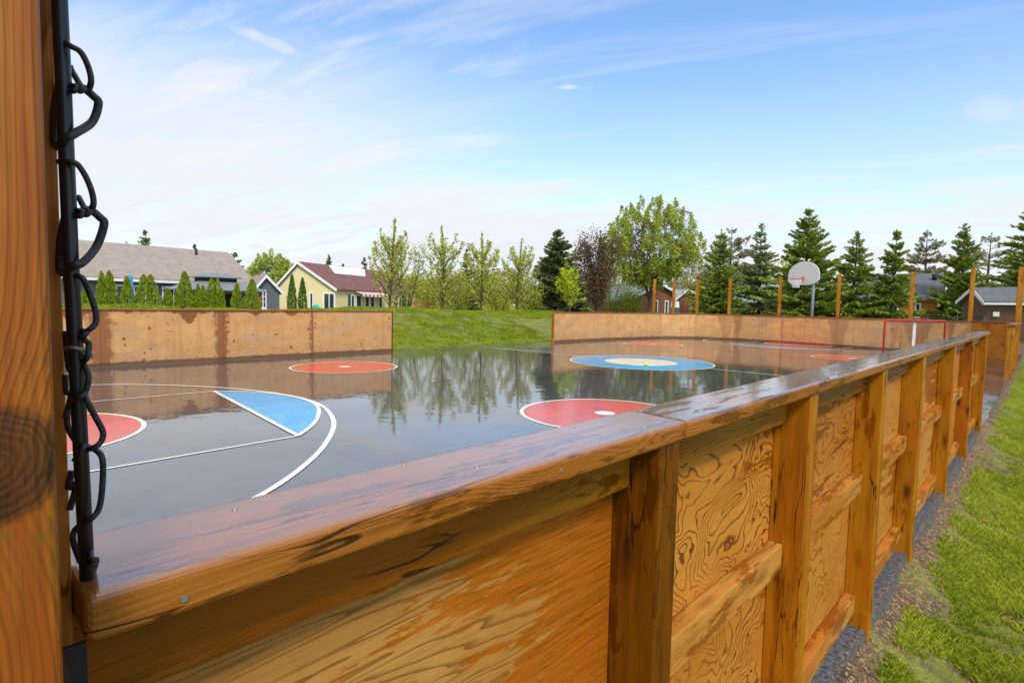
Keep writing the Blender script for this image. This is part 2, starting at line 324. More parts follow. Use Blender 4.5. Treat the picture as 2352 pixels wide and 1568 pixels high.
M['hedgey'] = foliage('scrub_leaves', (0.266, 0.330, 0.026), (0.532, 0.541, 0.066), .9)
M['spruce'] = foliage('spruce_needles', (0.115, 0.179, 0.037), (0.399, 0.469, 0.066), 1.3, .2)
M['spruceblue'] = foliage('blue_spruce_needles', (0.142, 0.195, 0.088), (0.415, 0.468, 0.176), 1.3, .2)
M['pine'] = foliage('pine_needles', (0.099, 0.137, 0.054), (0.283, 0.312, 0.117), .9, .2)
M['purple'] = foliage('purple_leaves', (0.092, 0.050, 0.028), (0.185, 0.110, 0.050), 1.1, .2)
M['pale'] = foliage('pale_twigs', (.26, .25, .15), (.46, .42, .30), 1.0, .3)
M['cedar'] = foliage('cedar_scales', (0.146, 0.221, 0.008), (0.349, 0.416, 0.019), 5.0, .2)
M['cedardark'] = foliage('dark_cedar_scales', (0.051, 0.130, 0.013), (0.131, 0.234, 0.026), 5.0, .2)
M['bark'] = plain('bark', (.10, .07, .05), .9, .3, 6, bump=.5)
M['grassblade'] = foliage('grass_blades', (.20, .30, .012), (.58, .62, .06), 2.2, .35)
M['grassberm'] = foliage('berm_grass_blades', (.13, .20, .008), (.48, .56, .03), 1.1, .35)
def ground_mat():
    m, t, b = new_mat('lawn_and_soil'); co = t.node('TexCoord').outputs['Object']
    x, y, z = t.xyz(co)[0:3]
    n1 = t.noise(co, .45, 6, .6); n2 = t.noise(co, 3.0, 6, .65); n3 = t.noise(co, 26, 4, .6)
    g = t.mix(t.ss(n2, .35, .66), (.09, .115, .012), (.21, .245, .018))
    g = t.mix(t.m('MULTIPLY', t.ss(n1, .45, .62), .5), g, (.24, .22, .05))
    g = t.mix(t.m('MULTIPLY', t.ss(n3, .4, .7), .35), g, (.07, .10, .015))
    spk = t.vor(co, 38.0, 1.0); soil = t.mix(t.ss(n3, .35, .7), (.050, .028, .013), (.19, .115, .06))
    soil = t.mix(t.m('MULTIPLY', t.m('GREATER_THAN', t.xyz(spk.outputs['Color'])[0], .72), t.ss(spk.outputs['Distance'], .45, .25)), soil, (.36, .27, .16))
    # bare strip along the near fence, x about 7.1 .. 8
    d = t.m('SUBTRACT', x, 7.12)
    bare = t.m('MULTIPLY', t.ss(t.m('ADD', d, t.m('MULTIPLY', t.m('SUBTRACT', n2, .5), 1.3)), .50, .16), t.ss(d, -1.0, -.2))
    bare = t.m('MAXIMUM', bare, t.m('MULTIPLY', t.ss(t.noise(co, 2.6, 6, .72), .50, .60), t.m('MULTIPLY', t.ss(d, -.5, 0), t.ss(d, 5, 2))))
    rut = t.m('MULTIPLY', t.ss(t.noise(t.v('MULTIPLY', co, (1.8, .35, 1)), 1.0, 5, .65), .56, .66), t.m('MULTIPLY', t.ss(x, -12.0, -10.5), t.ss(x, -7.2, -8.4)))
    bare = t.m('MAXIMUM', bare, t.m('MULTIPLY', rut, .5))
    base = t.mix(bare, g, soil)
    t.put(b.inputs['Base Color'], base); b.inputs['Roughness'].default_value = .85
    t.put(b.inputs['Normal'], t.node('Bump', {'Height': t.m('ADD', n3, t.m('MULTIPLY', n2, 1.5)), 'Strength': .8, 'Distance': .04}).outputs[0])
    return m
def wet_nodes(t, b, co, basec, base_rough=.03, ior=2.0):
    p1 = t.noise(t.v('MULTIPLY', co, (.22, .5, 1)), 1.0, 5, .6, .4)
    dry = t.m('MULTIPLY', t.ss(p1, .54, .64), t.ss(t.xyz(co)[1], -4.0, .5))
    rg = t.noise(co, 60, 3, .6)
    r = t.m('ADD', base_rough, t.m('MULTIPLY', dry, .22))
    edge = t.m('MULTIPLY', t.ss(t.xyz(co)[0], 7.08, 7.15), t.m('LESS_THAN', t.xyz(co)[1], -3.8))
    en = t.noise(co, 45, 5, .7); edge = t.m('MULTIPLY', edge, t.ss(t.noise(co, 7, 4, .6), .30, .50, .55, 1.0))
    basec = t.mix(edge, basec, t.mix(t.ss(en, .35, .7), (.050, .052, .060), (.19, .19, .205)))
    t.put(b.inputs['Base Color'], basec); t.put(b.inputs['Roughness'], t.m('ADD', r, t.m('ADD', t.m('MULTIPLY', rg, .03), t.m('MULTIPLY', edge, .38)))); t.put(b.inputs['Specular IOR Level'], t.m('SUBTRACT', .5, t.m('MULTIPLY', edge, .4)))
    b.inputs['IOR'].default_value = ior
    rip = t.m('ADD', t.noise(t.v('MULTIPLY', co, (3.0, 3.0, 3)), 1.0, 3, .5), t.m('MULTIPLY', t.noise(co, 70, 2, .5), t.m('ADD', t.m('MULTIPLY', dry, .12), .012)))
    t.put(b.inputs['Normal'], t.node('Bump', {'Height': rip, 'Strength': .22, 'Distance': .012}).outputs[0])
def asphalt():
    m, t, b = new_mat('wet_asphalt'); co = t.node('TexCoord').outputs['Object']
    g = t.noise(co, 180, 3, .7); l = t.noise(co, .8, 5, .6)
    c = t.mix(t.ss(g, .35, .75), (.05, .05, .051), (.18, .176, .173))
    c = t.mix(t.m('MULTIPLY', t.ss(l, .4, .7), .4), c, (.03, .03, .032))
    sp = t.vor(t.v('MULTIPLY', co, (2.2, 2.2, 0)), 1.0, 1.0)
    c = t.mix(t.m('MULTIPLY', t.ss(sp.outputs['Distance'], .03, .015), .8), c, (.012, .012, .012))
    wet_nodes(t, b, co, c, .02)
    return m
def paint(name, a, c2, worn=(.10, .10, .105), wear=.62):
    m, t, b = new_mat(name); co = t.node('TexCoord').outputs['Object']
    n = t.noise(co, 2.2, 6, .62, .3); n2 = t.noise(co, 55, 4, .7)
    c = t.mix(t.ss(n, .35, .65), a, c2)
    c = t.mix(t.m('MULTIPLY', t.ss(t.m('ADD', n2, t.m('MULTIPLY', n, .25)), wear, wear+.12), .65), c, worn)
    wet_nodes(t, b, co, c, .16, 1.30)
    return m
M['ground'] = ground_mat(); M['asphalt'] = asphalt()
M['red'] = paint('red_court_paint', (.75, .085, .05), (.62, .10, .08))
M['blue'] = paint('blue_court_paint', (.008, .33, .70), (.03, .45, .78))
M['white'] = paint('white_court_paint', (.85, .84, .78), (.78, .77, .68), wear=.72)
M['cream'] = paint('cream_court_paint', (.86, .80, .62), (.82, .74, .54), wear=.72)
# ------------------------------------------------------------------ ground
def hgt(x, y):
    """terrain height: lawn at -0.17 beside the rink, a grassy bank beyond the far side"""
    x = np.asarray(x, float); y = np.asarray(y, float)
    crest = 1.08 + .07*np.sin(y*.21+1.0) + .07*np.sin(y*.53+.4) - .010*(y+2)
    crest = crest + .10*np.exp(-((y-8)/4.0)**2) + .22*np.exp(-((y-15)/5.0)**2) 
    u = np.clip((-6.75-x)/8.2, 0, 1); s = u*u*(3-2*u)
    v = np.clip((-15.5-x)/9.0, 0, 1); s2 = 1-v*v*(3-2*v)*.85
    yend = 1-np.clip((y-17)/12.0, 0, 1)*.62
    bank = (crest+.06)*s*s2*yend
    lump = .05*np.sin(x*1.7+y*.9)*np.sin(y*1.3-x*.6)*np.clip((-7.5-x)/2, 0, 1)
    bench = -.05*np.exp(-((x+9.6+.25*np.sin(y*.8))/.35)**2)
    near = -.17*np.clip((x-7.235)/.32, 0, 1)
    beyond = -.06*np.clip((y-13.8)/1.0, 0, 1)
    near = near + .006*np.sin(x*5+y*2)*np.sin(y*3.1)*np.clip((x-7.4)/.5, 0, 1)
    return bank-.06*(x < -6.6)+lump+bench+near+beyond-.03
xs = np.concatenate([[-600, -300, -150, -90], np.arange(-60, -17, 2.0), np.arange(-17, -6, .25), np.arange(-6, 7, 1.0), np.arange(7, 9, .08), np.arange(9, 14, .5), [16, 20, 30, 50, 100, 250, 600]])
ys = np.concatenate([[-400, -150, -60, -40, -30, -24], np.arange(-20, -13, .5), np.arange(-13, 2, .12), np.arange(2, 24, .3), np.arange(24, 60, 2.5), [80, 130, 250, 600, 900]])
GX, GY = np.meshgrid(xs, ys); GZ = hgt(GX, GY)
V = np.stack([GX, GY, GZ], -1).reshape(-1, 3); nx_ = len(xs); ny_ = len(ys)
I = np.arange(nx_*ny_).reshape(ny_, nx_)
F = np.stack([I[:-1, :-1], I[:-1, 1:], I[1:, 1:], I[1:, :-1]], -1).reshape(-1, 4)
gm = fast_mesh('grass_ground', V, F); gr = link('grass_ground', gm, M['ground'], smooth=True); tag(gr, kind='structure')
# asphalt slab (real thickness), ragged outer edge under the near fence
bm = bmesh.new(); out = []
for y in np.arange(-19, 14.6, .25): out.append((7.262+.012*math.sin(y*3.7)+.008*math.sin(y*9.1+1)+random.uniform(-.004, .004), y))
for x in np.arange(7, -6.8, -.5): out.append((x, 14.6))
for y in np.arange(14.4, -19, -.5): out.append((-6.72-.05*math.sin(y*1.1)+random.uniform(-.03, .03), y))
vt = [bm.verts.new((x, y, 0)) for x, y in out]; f = bm.faces.new(vt)
r = bmesh.ops.extrude_face_region(bm, geom=[f]); 
for g in r['geom']:
    if isinstance(g, bmesh.types.BMVert):
        g.co.z = -.30; cx_ = g.co.x; g.co.x = cx_+(.015 if cx_ > 7 else (-.1 if cx_ < -6.6 else 0))
bmesh.ops.recalc_face_normals(bm, faces=bm.faces)
court = link('asphalt_court', done(bm, 'asphalt_court'), M['asphalt']); tag(court, kind='structure')
# painted markings: sheets lying on the asphalt
def sheet(name, ring_, mat, z, inner=None):
    n = len(ring_)
    if inner is None:
        me = mesh(name, [(x, y, z) for x, y in ring_], [tuple(range(n))])
    else:
        me = mesh(name, [(x, y, z) for x, y in ring_]+[(x, y, z) for x, y in inner], [(i, (i+1) % n, n+(i+1) % n, n+i) for i in range(n)])
    return link(name, me, mat, court)
def circ(cx, cy, r, n=96, a0=0, a1=2*PI): return [(cx+r*math.cos(a0+(a1-a0)*i/n), cy+r*math.sin(a0+(a1-a0)*i/n)) for i in range(n)]
def strip(name, pts, wd, mat, z=.003):
    A, B = [], []
    for i, p in enumerate(pts):
        q0 = pts[max(i-1, 0)]; q1 = pts[min(i+1, len(pts)-1)]
        tx, ty = q1[0]-q0[0], q1[1]-q0[1]; l = math.hypot(tx, ty); nx, ny = -ty/l*wd/2, tx/l*wd/2
        A.append((p[0]+nx, p[1]+ny, z)); B.append((p[0]-nx, p[1]-ny, z))
    n = len(pts); me = mesh(name, A+B, [(i, i+1, n+i+1, n+i) for i in range(n-1)]); return link(name, me, mat, court)
def spot(cx, cy, r, mat='red', name='faceoff_circle'):
    sheet(name, circ(cx, cy, r-.05), M[mat], .004)
    sheet('circle_outline', circ(cx, cy, r), M['white'], .004, circ(cx, cy, r-.0495))
A_, B_, RAD = 3.5, 6.78, 1.17
for sx, sy in ((-1, -1), (1, -1), (-1, 1), (1, 1)):
    spot(sx*A_, sy*B_, RAD); sheet('faceoff_dot', circ(sx*A_, sy*B_, .14, 32), M['white'], .008)
sheet('centre_circle', circ(0, 0, 1.85), M['blue'], .0045, circ(0, 0, .958)); sheet('circle_outline', circ(0, 0, 1.90), M['white'], .0045, circ(0, 0, 1.851))
sheet('centre_disc', circ(0, 0, .958), M['cream'], .005)
strip('centre_line', [(-6.2, 0), (-1.9, 0)], .05, M['white']); strip('centre_line', [(1.9, 0), (6.95, 0)], .05, M['white'])
# key, free-throw segment and arc at both ends (near end seen at left)
def smooth(P, k=8):
    Q = []
    for i in range(len(P)-1):
        p0, p1, p2, p3 = P[max(i-1, 0)], P[i], P[i+1], P[min(i+2, len(P)-1)]
        for j in range(k):
            t_ = j/k; Q.append(tuple(.5*((2*p1[c])+(-p0[c]+p2[c])*t_+(2*p0[c]-5*p1[c]+4*p2[c]-p3[c])*t_**2+(-p0[c]+3*p1[c]-3*p2[c]+p3[c])*t_**3) for c in (0, 1)))
    return Q+[P[-1]]
KEY = [(-1.66, -10.09), (-1.40, -9.80), (-1.03, -9.56), (-.60, -9.42), (-.10, -9.36), (.50, -9.45), (1.09, -9.72), (1.62, -10.06), (2.03, -10.43)]
ARC = [(-3.85, -13.0), (-3.75, -12.1), (-3.45, -11.22), (-2.88, -10.56), (-2.18, -10.02), (-1.35, -9.60), (-.45, -9.36), (.48, -9.39), (1.55, -9.76), (2.42, -10.29), (3.12, -10.88), (3.67, -11.53), (3.95, -12.2), (4.05, -13.0)]
for e in (-1, 1):
    kp = [(x, -e*y) for x, y in smooth(KEY)]; ar = [(x, -e*y) for x, y in smooth(ARC)]
    sheet('key_half_circle', kp, M['blue'], .0042)
    strip('key_arc_line', kp, .05, M['white'], .0078)
    strip('free_throw_line', [kp[0], kp[-1]], .055, M['white'], .0082)
    strip('key_side_line', [kp[0], (-1.78, e*13.6)], .032, M['white'], .0062)
    strip('key_side_line', [kp[-1], (2.15, e*13.6)], .032, M['white'], .0062)
    strip('three_point_arc', ar, .055, M['white'], .0066)
    spot(.10, e*12.75, 1.32, 'red', 'goal_crease')
# ------------------------------------------------------------------ near fence
XO = CAM.x-.492              # outer face of posts / outer edge of cap
XI = CAM.x-.632              # inner edge of cap
XP = CAM.x-.602              # outer face of the plywood
TOP = 1.239; Y0 = CAM.y
S_ = lambda s: Y0+s
YD = Vector((0, 1, 0)); XD = Vector((1, 0, 0)); ZD = Vector((0, 0, 1))
fence = empty('rink_fence', (XO-.07, S_(.07), -.17), 'long orange stained wooden rink fence with a wet cap rail in the foreground', 'fence')
def hb(name, s0, s1, x, z, wx, hz, mat, parent=fence, bev=.003, seg=2):   # horizontal timber along Y
    return beam(name, (x, S_(s0), z), (x, S_(s1), z), XD, wx, hz, mat, parent, bev, seg)
def vb(name, s, x, z0, z1, ws, wx, mat, parent=fence, bev=.004):
    return beam(name, (x, S_(s), z0), (x, S_(s), z1), XD, wx, ws, mat, parent, bev)
CT = .038
# cap: two lengths, mitred look at the joint
def cap(s0, s1a, s1b, s0a=None):
    """cap board with slanted end: outer edge ends at s1a, inner edge at s1b"""
    w2 = (XO-XI)/2; Lc = (s0+s1a)/2
    bm = bmesh.new()
    so, si = (s0a if s0a is not None else (s0, s0))
    q = [(so-Lc, w2), (s1a-Lc, w2), (s1b-Lc, -w2), (si-Lc, -w2)]
    vb_ = [bm.verts.new((a, b, -CT/2)) for a, b in q]; vt_ = [bm.verts.new((a, b, CT/2)) for a, b in q]
    bm.faces.new(vb_[::-1]); bm.faces.new(vt_)
    for i in range(4): bm.faces.new((vb_[i], vb_[(i+1) % 4], vt_[(i+1) % 4], vt_[i]))
    bmesh.ops.recalc_face_normals(bm, faces=bm.faces)
    bmesh.ops.bevel(bm, geom=list(bm.edges), offset=.008, segments=4, profile=.5, affect='EDGES')
    xm = (XO+XI)/2
    Mx = Matrix(((0, 1, 0, xm), (1, 0, 0, S_(Lc)), (0, 0, 1, TOP-CT/2), (0, 0, 0, 1)))
    me = done(bm, 'cap_rail')
    for v in me.vertices: pass
    me.flip_normals()
    return link('cap_rail', me, M['cap' if s0 < .5 else 'capworn'], fence, Mx)
cap(.067, 1.008, 1.030); cap(1.012, 4.7, 4.70, (1.012, 1.034)); cap(4.704, 9.42, 9.42, (4.704, 4.704))
# posts: far (right in picture) outer corner at these distances
ps = [1.000, 1.925, 2.995, 4.12, 5.70, 7.32, 9.12]
pw_ = [.096, .105, .14, .14, .14, .14, .14]
gz = [-.25, -.25, -.165, -.10, -.17, -.17, -.20]
zb = TOP-CT-.001
for i, (s, wd, g) in enumerate(zip(ps, pw_, gz)):
    ws = .075 if i == 0 else .085
    vb('post', s-ws/2, (XO+XP)/2-.004, -.3, zb, ws, XO-XP-.008, M['postdark'] if i == 0 else M['post'])
bays = [(-.03, ps[0]-.075)]+[(ps[i]+.0, ps[i+1]-.085) for i in range(6)]
for i, (a, b_) in enumerate(bays):
    hb('top_nailer', a+.002, b_-.002, XP+.0205, zb-.0455, .038, .088, M['nailer'], bev=.003)
    if i > 0:
        for z in (.675, .105):
            hb('girt', a+.002, b_-.002, XP+.023, z, .044, .089, M['rail2'], bev=.004)
pan = [(-.03, .955, 'ply1'), (.958, 1.876, 'ply2'), (1.88, 3.02, 'ply3'), (3.024, 4.12, 'ply4'), (4.124, 5.66, 'ply4'), (5.664, 7.3, 'ply3'), (7.304, 9.1, 'ply4')]
for a, b_, mm in pan:
    beam('plywood_panel', (XP-.0098, S_(a), .615), (XP-.0098, S_(b_), .615), ZD, 1.15, .018, M[mm], fence, .001, 1)
# screws and splinters on the near cap and nailer
M['steel'] = plain('galvanised_steel', (.45, .46, .47), .4, .15, 20, metal=.9)
def screw(M_, r):
    bm = bmesh.new(); bmesh.ops.create_cone(bm, cap_ends=True, segments=18, radius1=r, radius2=r*.8, depth=.003)
    link('screw', done(bm, 'screw'), M['steel'], fence, M_)
for s, x, z in ((.132, XO, TOP-.024), (.62, XO, TOP-.018)): screw(Matrix.Translation((x, S_(s), z)) @ Matrix.Rotation(PI/2, 4, 'Y'), .0035)
for s, x in ((.21, XI+.03), (.43, XI+.02), (.50, XO-.05), (.80, XI+.03), (.9, XO-.03), (2.2, XI+.04), (3.3, XO-.04)): screw(Matrix.Translation((x, S_(s), TOP)), .0035)
# ------------------------------------------------------------------ big post, tension bar and chain link at the left
bp = empty('wooden_post', (CAM.x-.50, S_(-.05), -.17), 'thick orange timber post filling the left edge of the view, with a large dark knot', 'post')
def bigpost_mat():
    m, t, b = new_mat('big_post_knotty_timber'); co = t.node('TexCoord').outputs['Object']
    x, y, z = t.xyz(co)[0:3]      # x = up the post
    # knot on the outer face, seen low in the view
    KX, KZ = BK
    dx = t.m('MULTIPLY', t.m('SUBTRACT', x, KX), 1.0); dz = t.m('MULTIPLY', t.m('SUBTRACT', y, KZ), 1.15)
    wob = t.noise(co, 22, 4, .6)
    kd = t.m('ADD', t.m('SQRT', t.m('ADD', t.m('MULTIPLY', dx, dx), t.m('MULTIPLY', dz, dz))), t.m('MULTIPLY', t.m('SUBTRACT', wob, .5), .02))
    bul = t.m('EXPONENT', t.m('MULTIPLY', t.m('MULTIPLY', kd, kd), -260))
    rc = t.m('ADD', t.m('MULTIPLY', y, 1500), t.m('ADD', t.m('MULTIPLY', t.noise(t.v('MULTIPLY', co, (2.0, 16, 16)), 1.0, 2, .5, .3), 30), t.m('MULTIPLY', bul, 26)))
    ln = t.ss(t.m('SINE', rc), -.2, 1)
    fib = t.noise(t.v('MULTIPLY', co, (9, 420, 420)), 1.0, 4, .6)
    tone = t.ss(t.noise(t.v('MULTIPLY', co, (3.5, 60, 60)), 1.0, 4, .6, .3), .35, .65)
    base = t.mix(tone, (.37, .130, .006), (.27, .062, .003))
    base = t.mix(t.m('ADD', t.m('MULTIPLY', t.m('MULTIPLY', ln, t.ss(t.noise(t.v('MULTIPLY', co, (2, 45, 45)), 1.0, 3, .6), .4, .65)), .42), t.m('MULTIPLY', t.ss(fib, .4, .8), .55)), base, (.11, .028, .003))
    gry = t.ss(t.m('ADD', x, t.m('MULTIPLY', t.noise(co, 6, 3, .6), .3)), .70, 1.05)
    base = t.mix(t.m('MULTIPLY', gry, .3), base, (.40, .19, .07))
    mott = t.ss(t.noise(t.v('MULTIPLY', co, (14, 26, 26)), 1.0, 5, .65), .42, .62)
    halo = t.m('MULTIPLY', t.m('MULTIPLY', t.ss(kd, .10, .045), .6), t.ss(mott, .1, .8))
    base = t.mix(halo, base, (.16, .075, .008))
    kn = t.ss(kd, .036, .026); mott = t.m('MULTIPLY', t.m('ADD', mott, t.m('ADD', t.m('MULTIPLY', t.m('SINE', t.m('MULTIPLY', kd, 1500)), .5), .5)), .5)
    base = t.mix(t.m('MULTIPLY', kn, t.m('ADD', t.m('MULTIPLY', mott, .35), .62)), base, (.014, .006, .002))
    t.put(b.inputs['Base Color'], base); b.inputs['Roughness'].default_value = .5; b.inputs['Specular IOR Level'].default_value = .3
    t.put(b.inputs['Normal'], t.node('Bump', {'Height': t.m('ADD', ln, fib), 'Strength': .3, 'Distance': .002}).outputs[0])
    return m
PXO = CAM.x-.40
PSE = .0445     # far edge of the big post along the fence
BK = (.0, .0)   # filled just below: knot position in post-local coordinates
ptop, pbot = 2.6, -.35; pc = (ptop+pbot)/2; pr = .035
# front timber: outer face at PXO
BK = (1.36-pc-.0, .045)
kz = 1.368
BK = (kz-pc, .044)
M['bigpost'] = bigpost_mat()
# local x = up, local y = along +Y (wv), z = third
beam('post_timber', (PXO-.07, S_(PSE-.07), pbot), (PXO-.07, S_(PSE-.07), ptop), YD, .14, .14, M['bigpost'], bp, .008, 4)
M['bigback'] = lumber('backing_timber', (.48, .22, .03), (.26, .09, .012), (.44, .15, .02), wetb=-.2, ring=600, rings=.3, knots=0)
beam('backing_board', (PXO-.161, S_(PSE+.0225-.045), pbot), (PXO-.161, S_(PSE+.0225-.045), ptop), YD, .09, .038, M['bigback'], bp, .004)
M['black'] = plain('black_vinyl', (.016, .017, .024), .36, .4, 60, bump=.3, bscale=300)
M['dark'] = plain('dark_interior', (.022, .020, .018), .8, .3, 2)
M['grime'] = plain('black_painted_steel', (.012, .012, .013), .35, .4, 25)
link_ = empty('chain_link_panel', (CAM.x-.545, S_(.07), TOP), 'black vinyl chain link mesh edge laced on a steel tension bar beside the left post', 'chain link')
PXB = CAM.x-.525
# bar follows the picture: foot on the cap, leaning a little
def onx(px, py, x):
    d = fwd + (px-PW/2)/FPX*RT - (py-PH/2)/FPX*UP; return CAM + d*((x-CAM.x)/d.x)
bar = [onx(201, 1330, PXB), onx(184, 1000, PXB), onx(163, 600, PXB), onx(146, 200, PXB), onx(134, -60, PXB), onx(120, -400, PXB)]
for q in bar: pass
bar[0].z = TOP+.001
MB_, LB = frame(bar[0], bar[-1], XD)
V, F = [], []; tube_pts(V, F, bar, .0050, 12); link('tension_bar', mesh('tension_bar', V, F), M['grime'], link_, None, True)
# mesh wires: loops that pass round the bar, traced as bent wire with real thickness
def wire(pts, r=.0022, n=8, sub=6, name='mesh_wire'):
    r *= .70
    P = [onx(x, y, X_) for x, y, X_ in pts]; Q = []
    for i in range(len(P)-1):
        p0 = P[max(i-1, 0)]; p1 = P[i]; p2 = P[i+1]; p3 = P[min(i+2, len(P)-1)]
        for k in range(sub):
            t_ = k/sub; Q.append(.5*((2*p1)+(-p0+p2)*t_+(2*p0-5*p1+4*p2-p3)*t_**2+(-p0+3*p1-3*p2+p3)*t_**3))
    Q.append(P[-1]); V, F = [], []; tube_pts(V, F, Q, r, n); return link(name, mesh(name, V, F), M['black'], link_, None, True)
a_, b2 = PXB+.010, PXB-.012
for off, dx in ((0, 0),):
    wire([(138, 85, b2), (160, 105, a_), (185, 120, a_), (203, 155, a_), (209, 190, a_), (195, 208, PXB), (166, 165, b2), (160, 150, b2)], .0030)
    wire([(165, 205, b2), (190, 203, PXB), (215, 222, PXB), (226, 238, PXB), (212, 280, PXB), (175, 305, a_), (150, 320, a_), (128, 335, b2), (126, 260, b2), (140, 180, b2)], .0042)
    wire([(135, 372, b2), (160, 372, a_), (178, 378, a_), (198, 408, a_), (212, 445, a_), (214, 472, a_), (200, 485, PXB), (180, 452, b2)], .0030)
    wire([(178, 490, b2), (205, 482, PXB), (230, 500, PXB), (239, 515, PXB), (222, 565, PXB), (190, 603, a_), (165, 612, a_), (140, 625, b2), (140, 560, b2), (150, 500, b2)], .0042)
    wire([(150, 640, b2), (184, 635, a_), (203, 665, a_), (218, 710, a_), (220, 740, a_), (205, 757, a_), (188, 765, PXB), (196, 782, a_), (204, 790, a_), (198, 825, a_), (180, 830, b2)], .0030)
    wire([(150, 760, b2), (160, 850, b2), (185, 830, PXB), (203, 862, a_), (197, 898, a_), (180, 915, a_), (158, 935, b2), (156, 980, b2), (178, 1020, b2)], .0030)
    wire([(192, 890, b2), (200, 920, a_), (218, 955, a_), (236, 990, a_), (233, 1012, a_), (215, 1028, a_), (188, 1035, b2), (170, 1060, b2)], .0031)
    wire([(188, 1022, b2), (215, 1030, PXB), (234, 1050, a_), (236, 1100, a_), (228, 1165, a_), (205, 1195, a_), (175, 1212, b2), (168, 1240, b2), (185, 1290, b2)], .0031)
    wire([(150, 860, b2), (152, 900, b2), (163, 905, b2), (150, 960, b2)], .0028)
    wire([(165, 1080, b2), (158, 1120, b2), (176, 1110, b2), (160, 1170, b2)], .0034)
    wire([(195, 1190, b2), (206, 1230, b2), (210, 1280, a_), (222, 1285, a_), (215, 1310, b2)], .0028)
# knuckle twists
for (x, y) in ((186, 203), (200, 487), (192, 765), (186, 1028), (212, 1290), (170, 203), (185, 490)):
    wire([(x-9, y-7, PXB), (x+7, y-2, a_), (x-3, y+7, a_), (x-12, y+1, b2)], .0028, sub=5)
tw = wire([(150, 800, b2), (165, 798, a_), (190, 803, a_), (208, 812, a_), (206, 819, b2), (170, 806, b2), (152, 805, b2)], .0021, name='tie_wire'); tw.data.materials.clear(); tw.data.materials.append(plain('grey_tie_wire', (.22, .21, .19), .45, .2, 40, metal=.3))
# the mesh itself runs on behind the post
V, F = [], []
for i in range(9):
    for sgn in (-1, 1):
        P = []
        for k in range(26):
            s = .045-k*.035-0; z = TOP+.02+i*.14+(.035 if (k % 2 == 0) else -.035)*sgn; P.append((PXB-.02+sgn*.002*(1 if k % 2 else -1), S_(s), z))
        tube_pts(V, F, P, .002, 5)
link('chain_mesh', mesh('chain_mesh', V, F), M['black'], link_, None, True)
beam('dark_gap_strip', (CAM.x-.515, S_(.058), .7), (CAM.x-.515, S_(.058), 1.196), YD, .026, .004, M['dark'], link_, .001)  # added dark strip standing in for the shaded gap between post and rail
tube('corner_bracket', [(CAM.x-.47, S_(.035), 1.26), (CAM.x-.475, S_(.05), 1.20), (CAM.x-.47, S_(.05), 1.0)], .006, M['grime'], link_)
# ------------------------------------------------------------------ far rink boards
rk = [rinkply('rink_board_face', (.56, .265, .08), (.42, .17, .045), 1.22), rinkply('rink_board_face_pale', (.58, .29, .10), (.45, .20, .065), 1.22, .6, 1.0), rinkply('rink_board_face_orange', (.57, .25, .06), (.44, .17, .035), 1.22, .5, .6)]
rnew = plywood('fresh_orange_board', (.66, .24, .02), (.36, .10, .01), (.38, .10, .008), freq=10, wetb=-.06, linew=.6, knots=1.0, stretch=(1.2, 5))
M['bcap'] = lumber('board_cap_timber', (.36, .15, .03), (.16, .06, .012), (.34, .12, .02), wetb=.03, ring=500, rings=.2, knots=0, rough=.35)
M['tall'] = lumber('tall_post_timber', (.46, .22, .018), (.22, .08, .010), (.42, .15, .012), wetb=-.05, ring=500, rings=.3)
WH = 1.18
def wall_run(parent, pts, mats, capw=.075, flip=1, h=WH):
    for i in range(len(pts)-1):
        a, b_ = Vector((*pts[i], 0)), Vector((*pts[i+1], 0)); d = (b_-a).normalized(); nrm = Vector((-d.y, d.x, 0))*flip
        n = max(1, round((b_-a).length/2.6))
        for k in range(n):
            p0 = a+(b_-a)*(k/n)+d*.002; p1 = a+(b_-a)*((k+1)/n)-d*.002
            beam('board_panel', p0+ZD*(h/2+.006), p1+ZD*(h/2+.006), ZD, h, .018, mats[(i*3+k) % len(mats)], parent, .001, 1)
            q = p0+nrm*.056
            beam('stud', q+ZD*.01, q+ZD*h, d, .038, .089, M['post'], parent, .002, 1)
        beam('board_cap', a+nrm*.03+ZD*(h+.026), b_+nrm*.03+ZD*(h+.026), nrm, .13, .036, M['bcap'], parent, .004)
        beam('back_rail', a+nrm*.125+ZD*.5, b_+nrm*.125+ZD*.5, ZD, .089, .038, M['post'], parent, .002)
XF = -6.29
ga = CAM.y + 0
def ongr(px, py):
    d = fwd + (px-PW/2)/FPX*RT - (py-PH/2)/FPX*UP; return CAM + d*(-CAM.z/d.z)
yl = onx(899, 805, XF).y; yr = onx(1271.5, 782, XF).y
left_b = empty('rink_board_wall', (XF, yl-4, 0), 'weathered plywood rink board wall at the left, water stained and dotted with puck marks', 'rink boards')
seams = [yl]+[onx_y for onx_y in (ongr(724, 817.5).y, ongr(520, 829.5).y, ongr(240, 846.5).y)]
while seams[-1] > -15: seams.append(seams[-1]-2.44)
mats_l = [rk[0], rk[0], rk[0], rk[1], rk[0], rk[0], rk[0]]
for i in range(len(seams)-1): wall_run(left_b, [(XF, seams[i+1]), (XF, seams[i])], [rinkply('rink_board_face_'+('narrow', 'scuffed', 'stained', 'left', 'plain', 'plainer', 'last')[min(i, 6)], (.66, .34, .13), (.53, .245, .075), (seams[i]-seams[i+1])/2, (.2, 1.3, 2.5, 2.9, 1, 1, 1)[min(i, 6)], (.9, 1, 1, 1, 1, 1, 1)[min(i, 6)])])
beam('end_post', (XF-.02, yl+.021, 0), (XF-.02, yl+.021, WH+.04), XD, .06, .038, M['postdark'], left_b)
far_b = empty('rink_board_wall', (-1, 13.3, 0), 'curved plywood rink board wall round the far end, right of the grassy gap, with tall bare posts', 'rink boards')
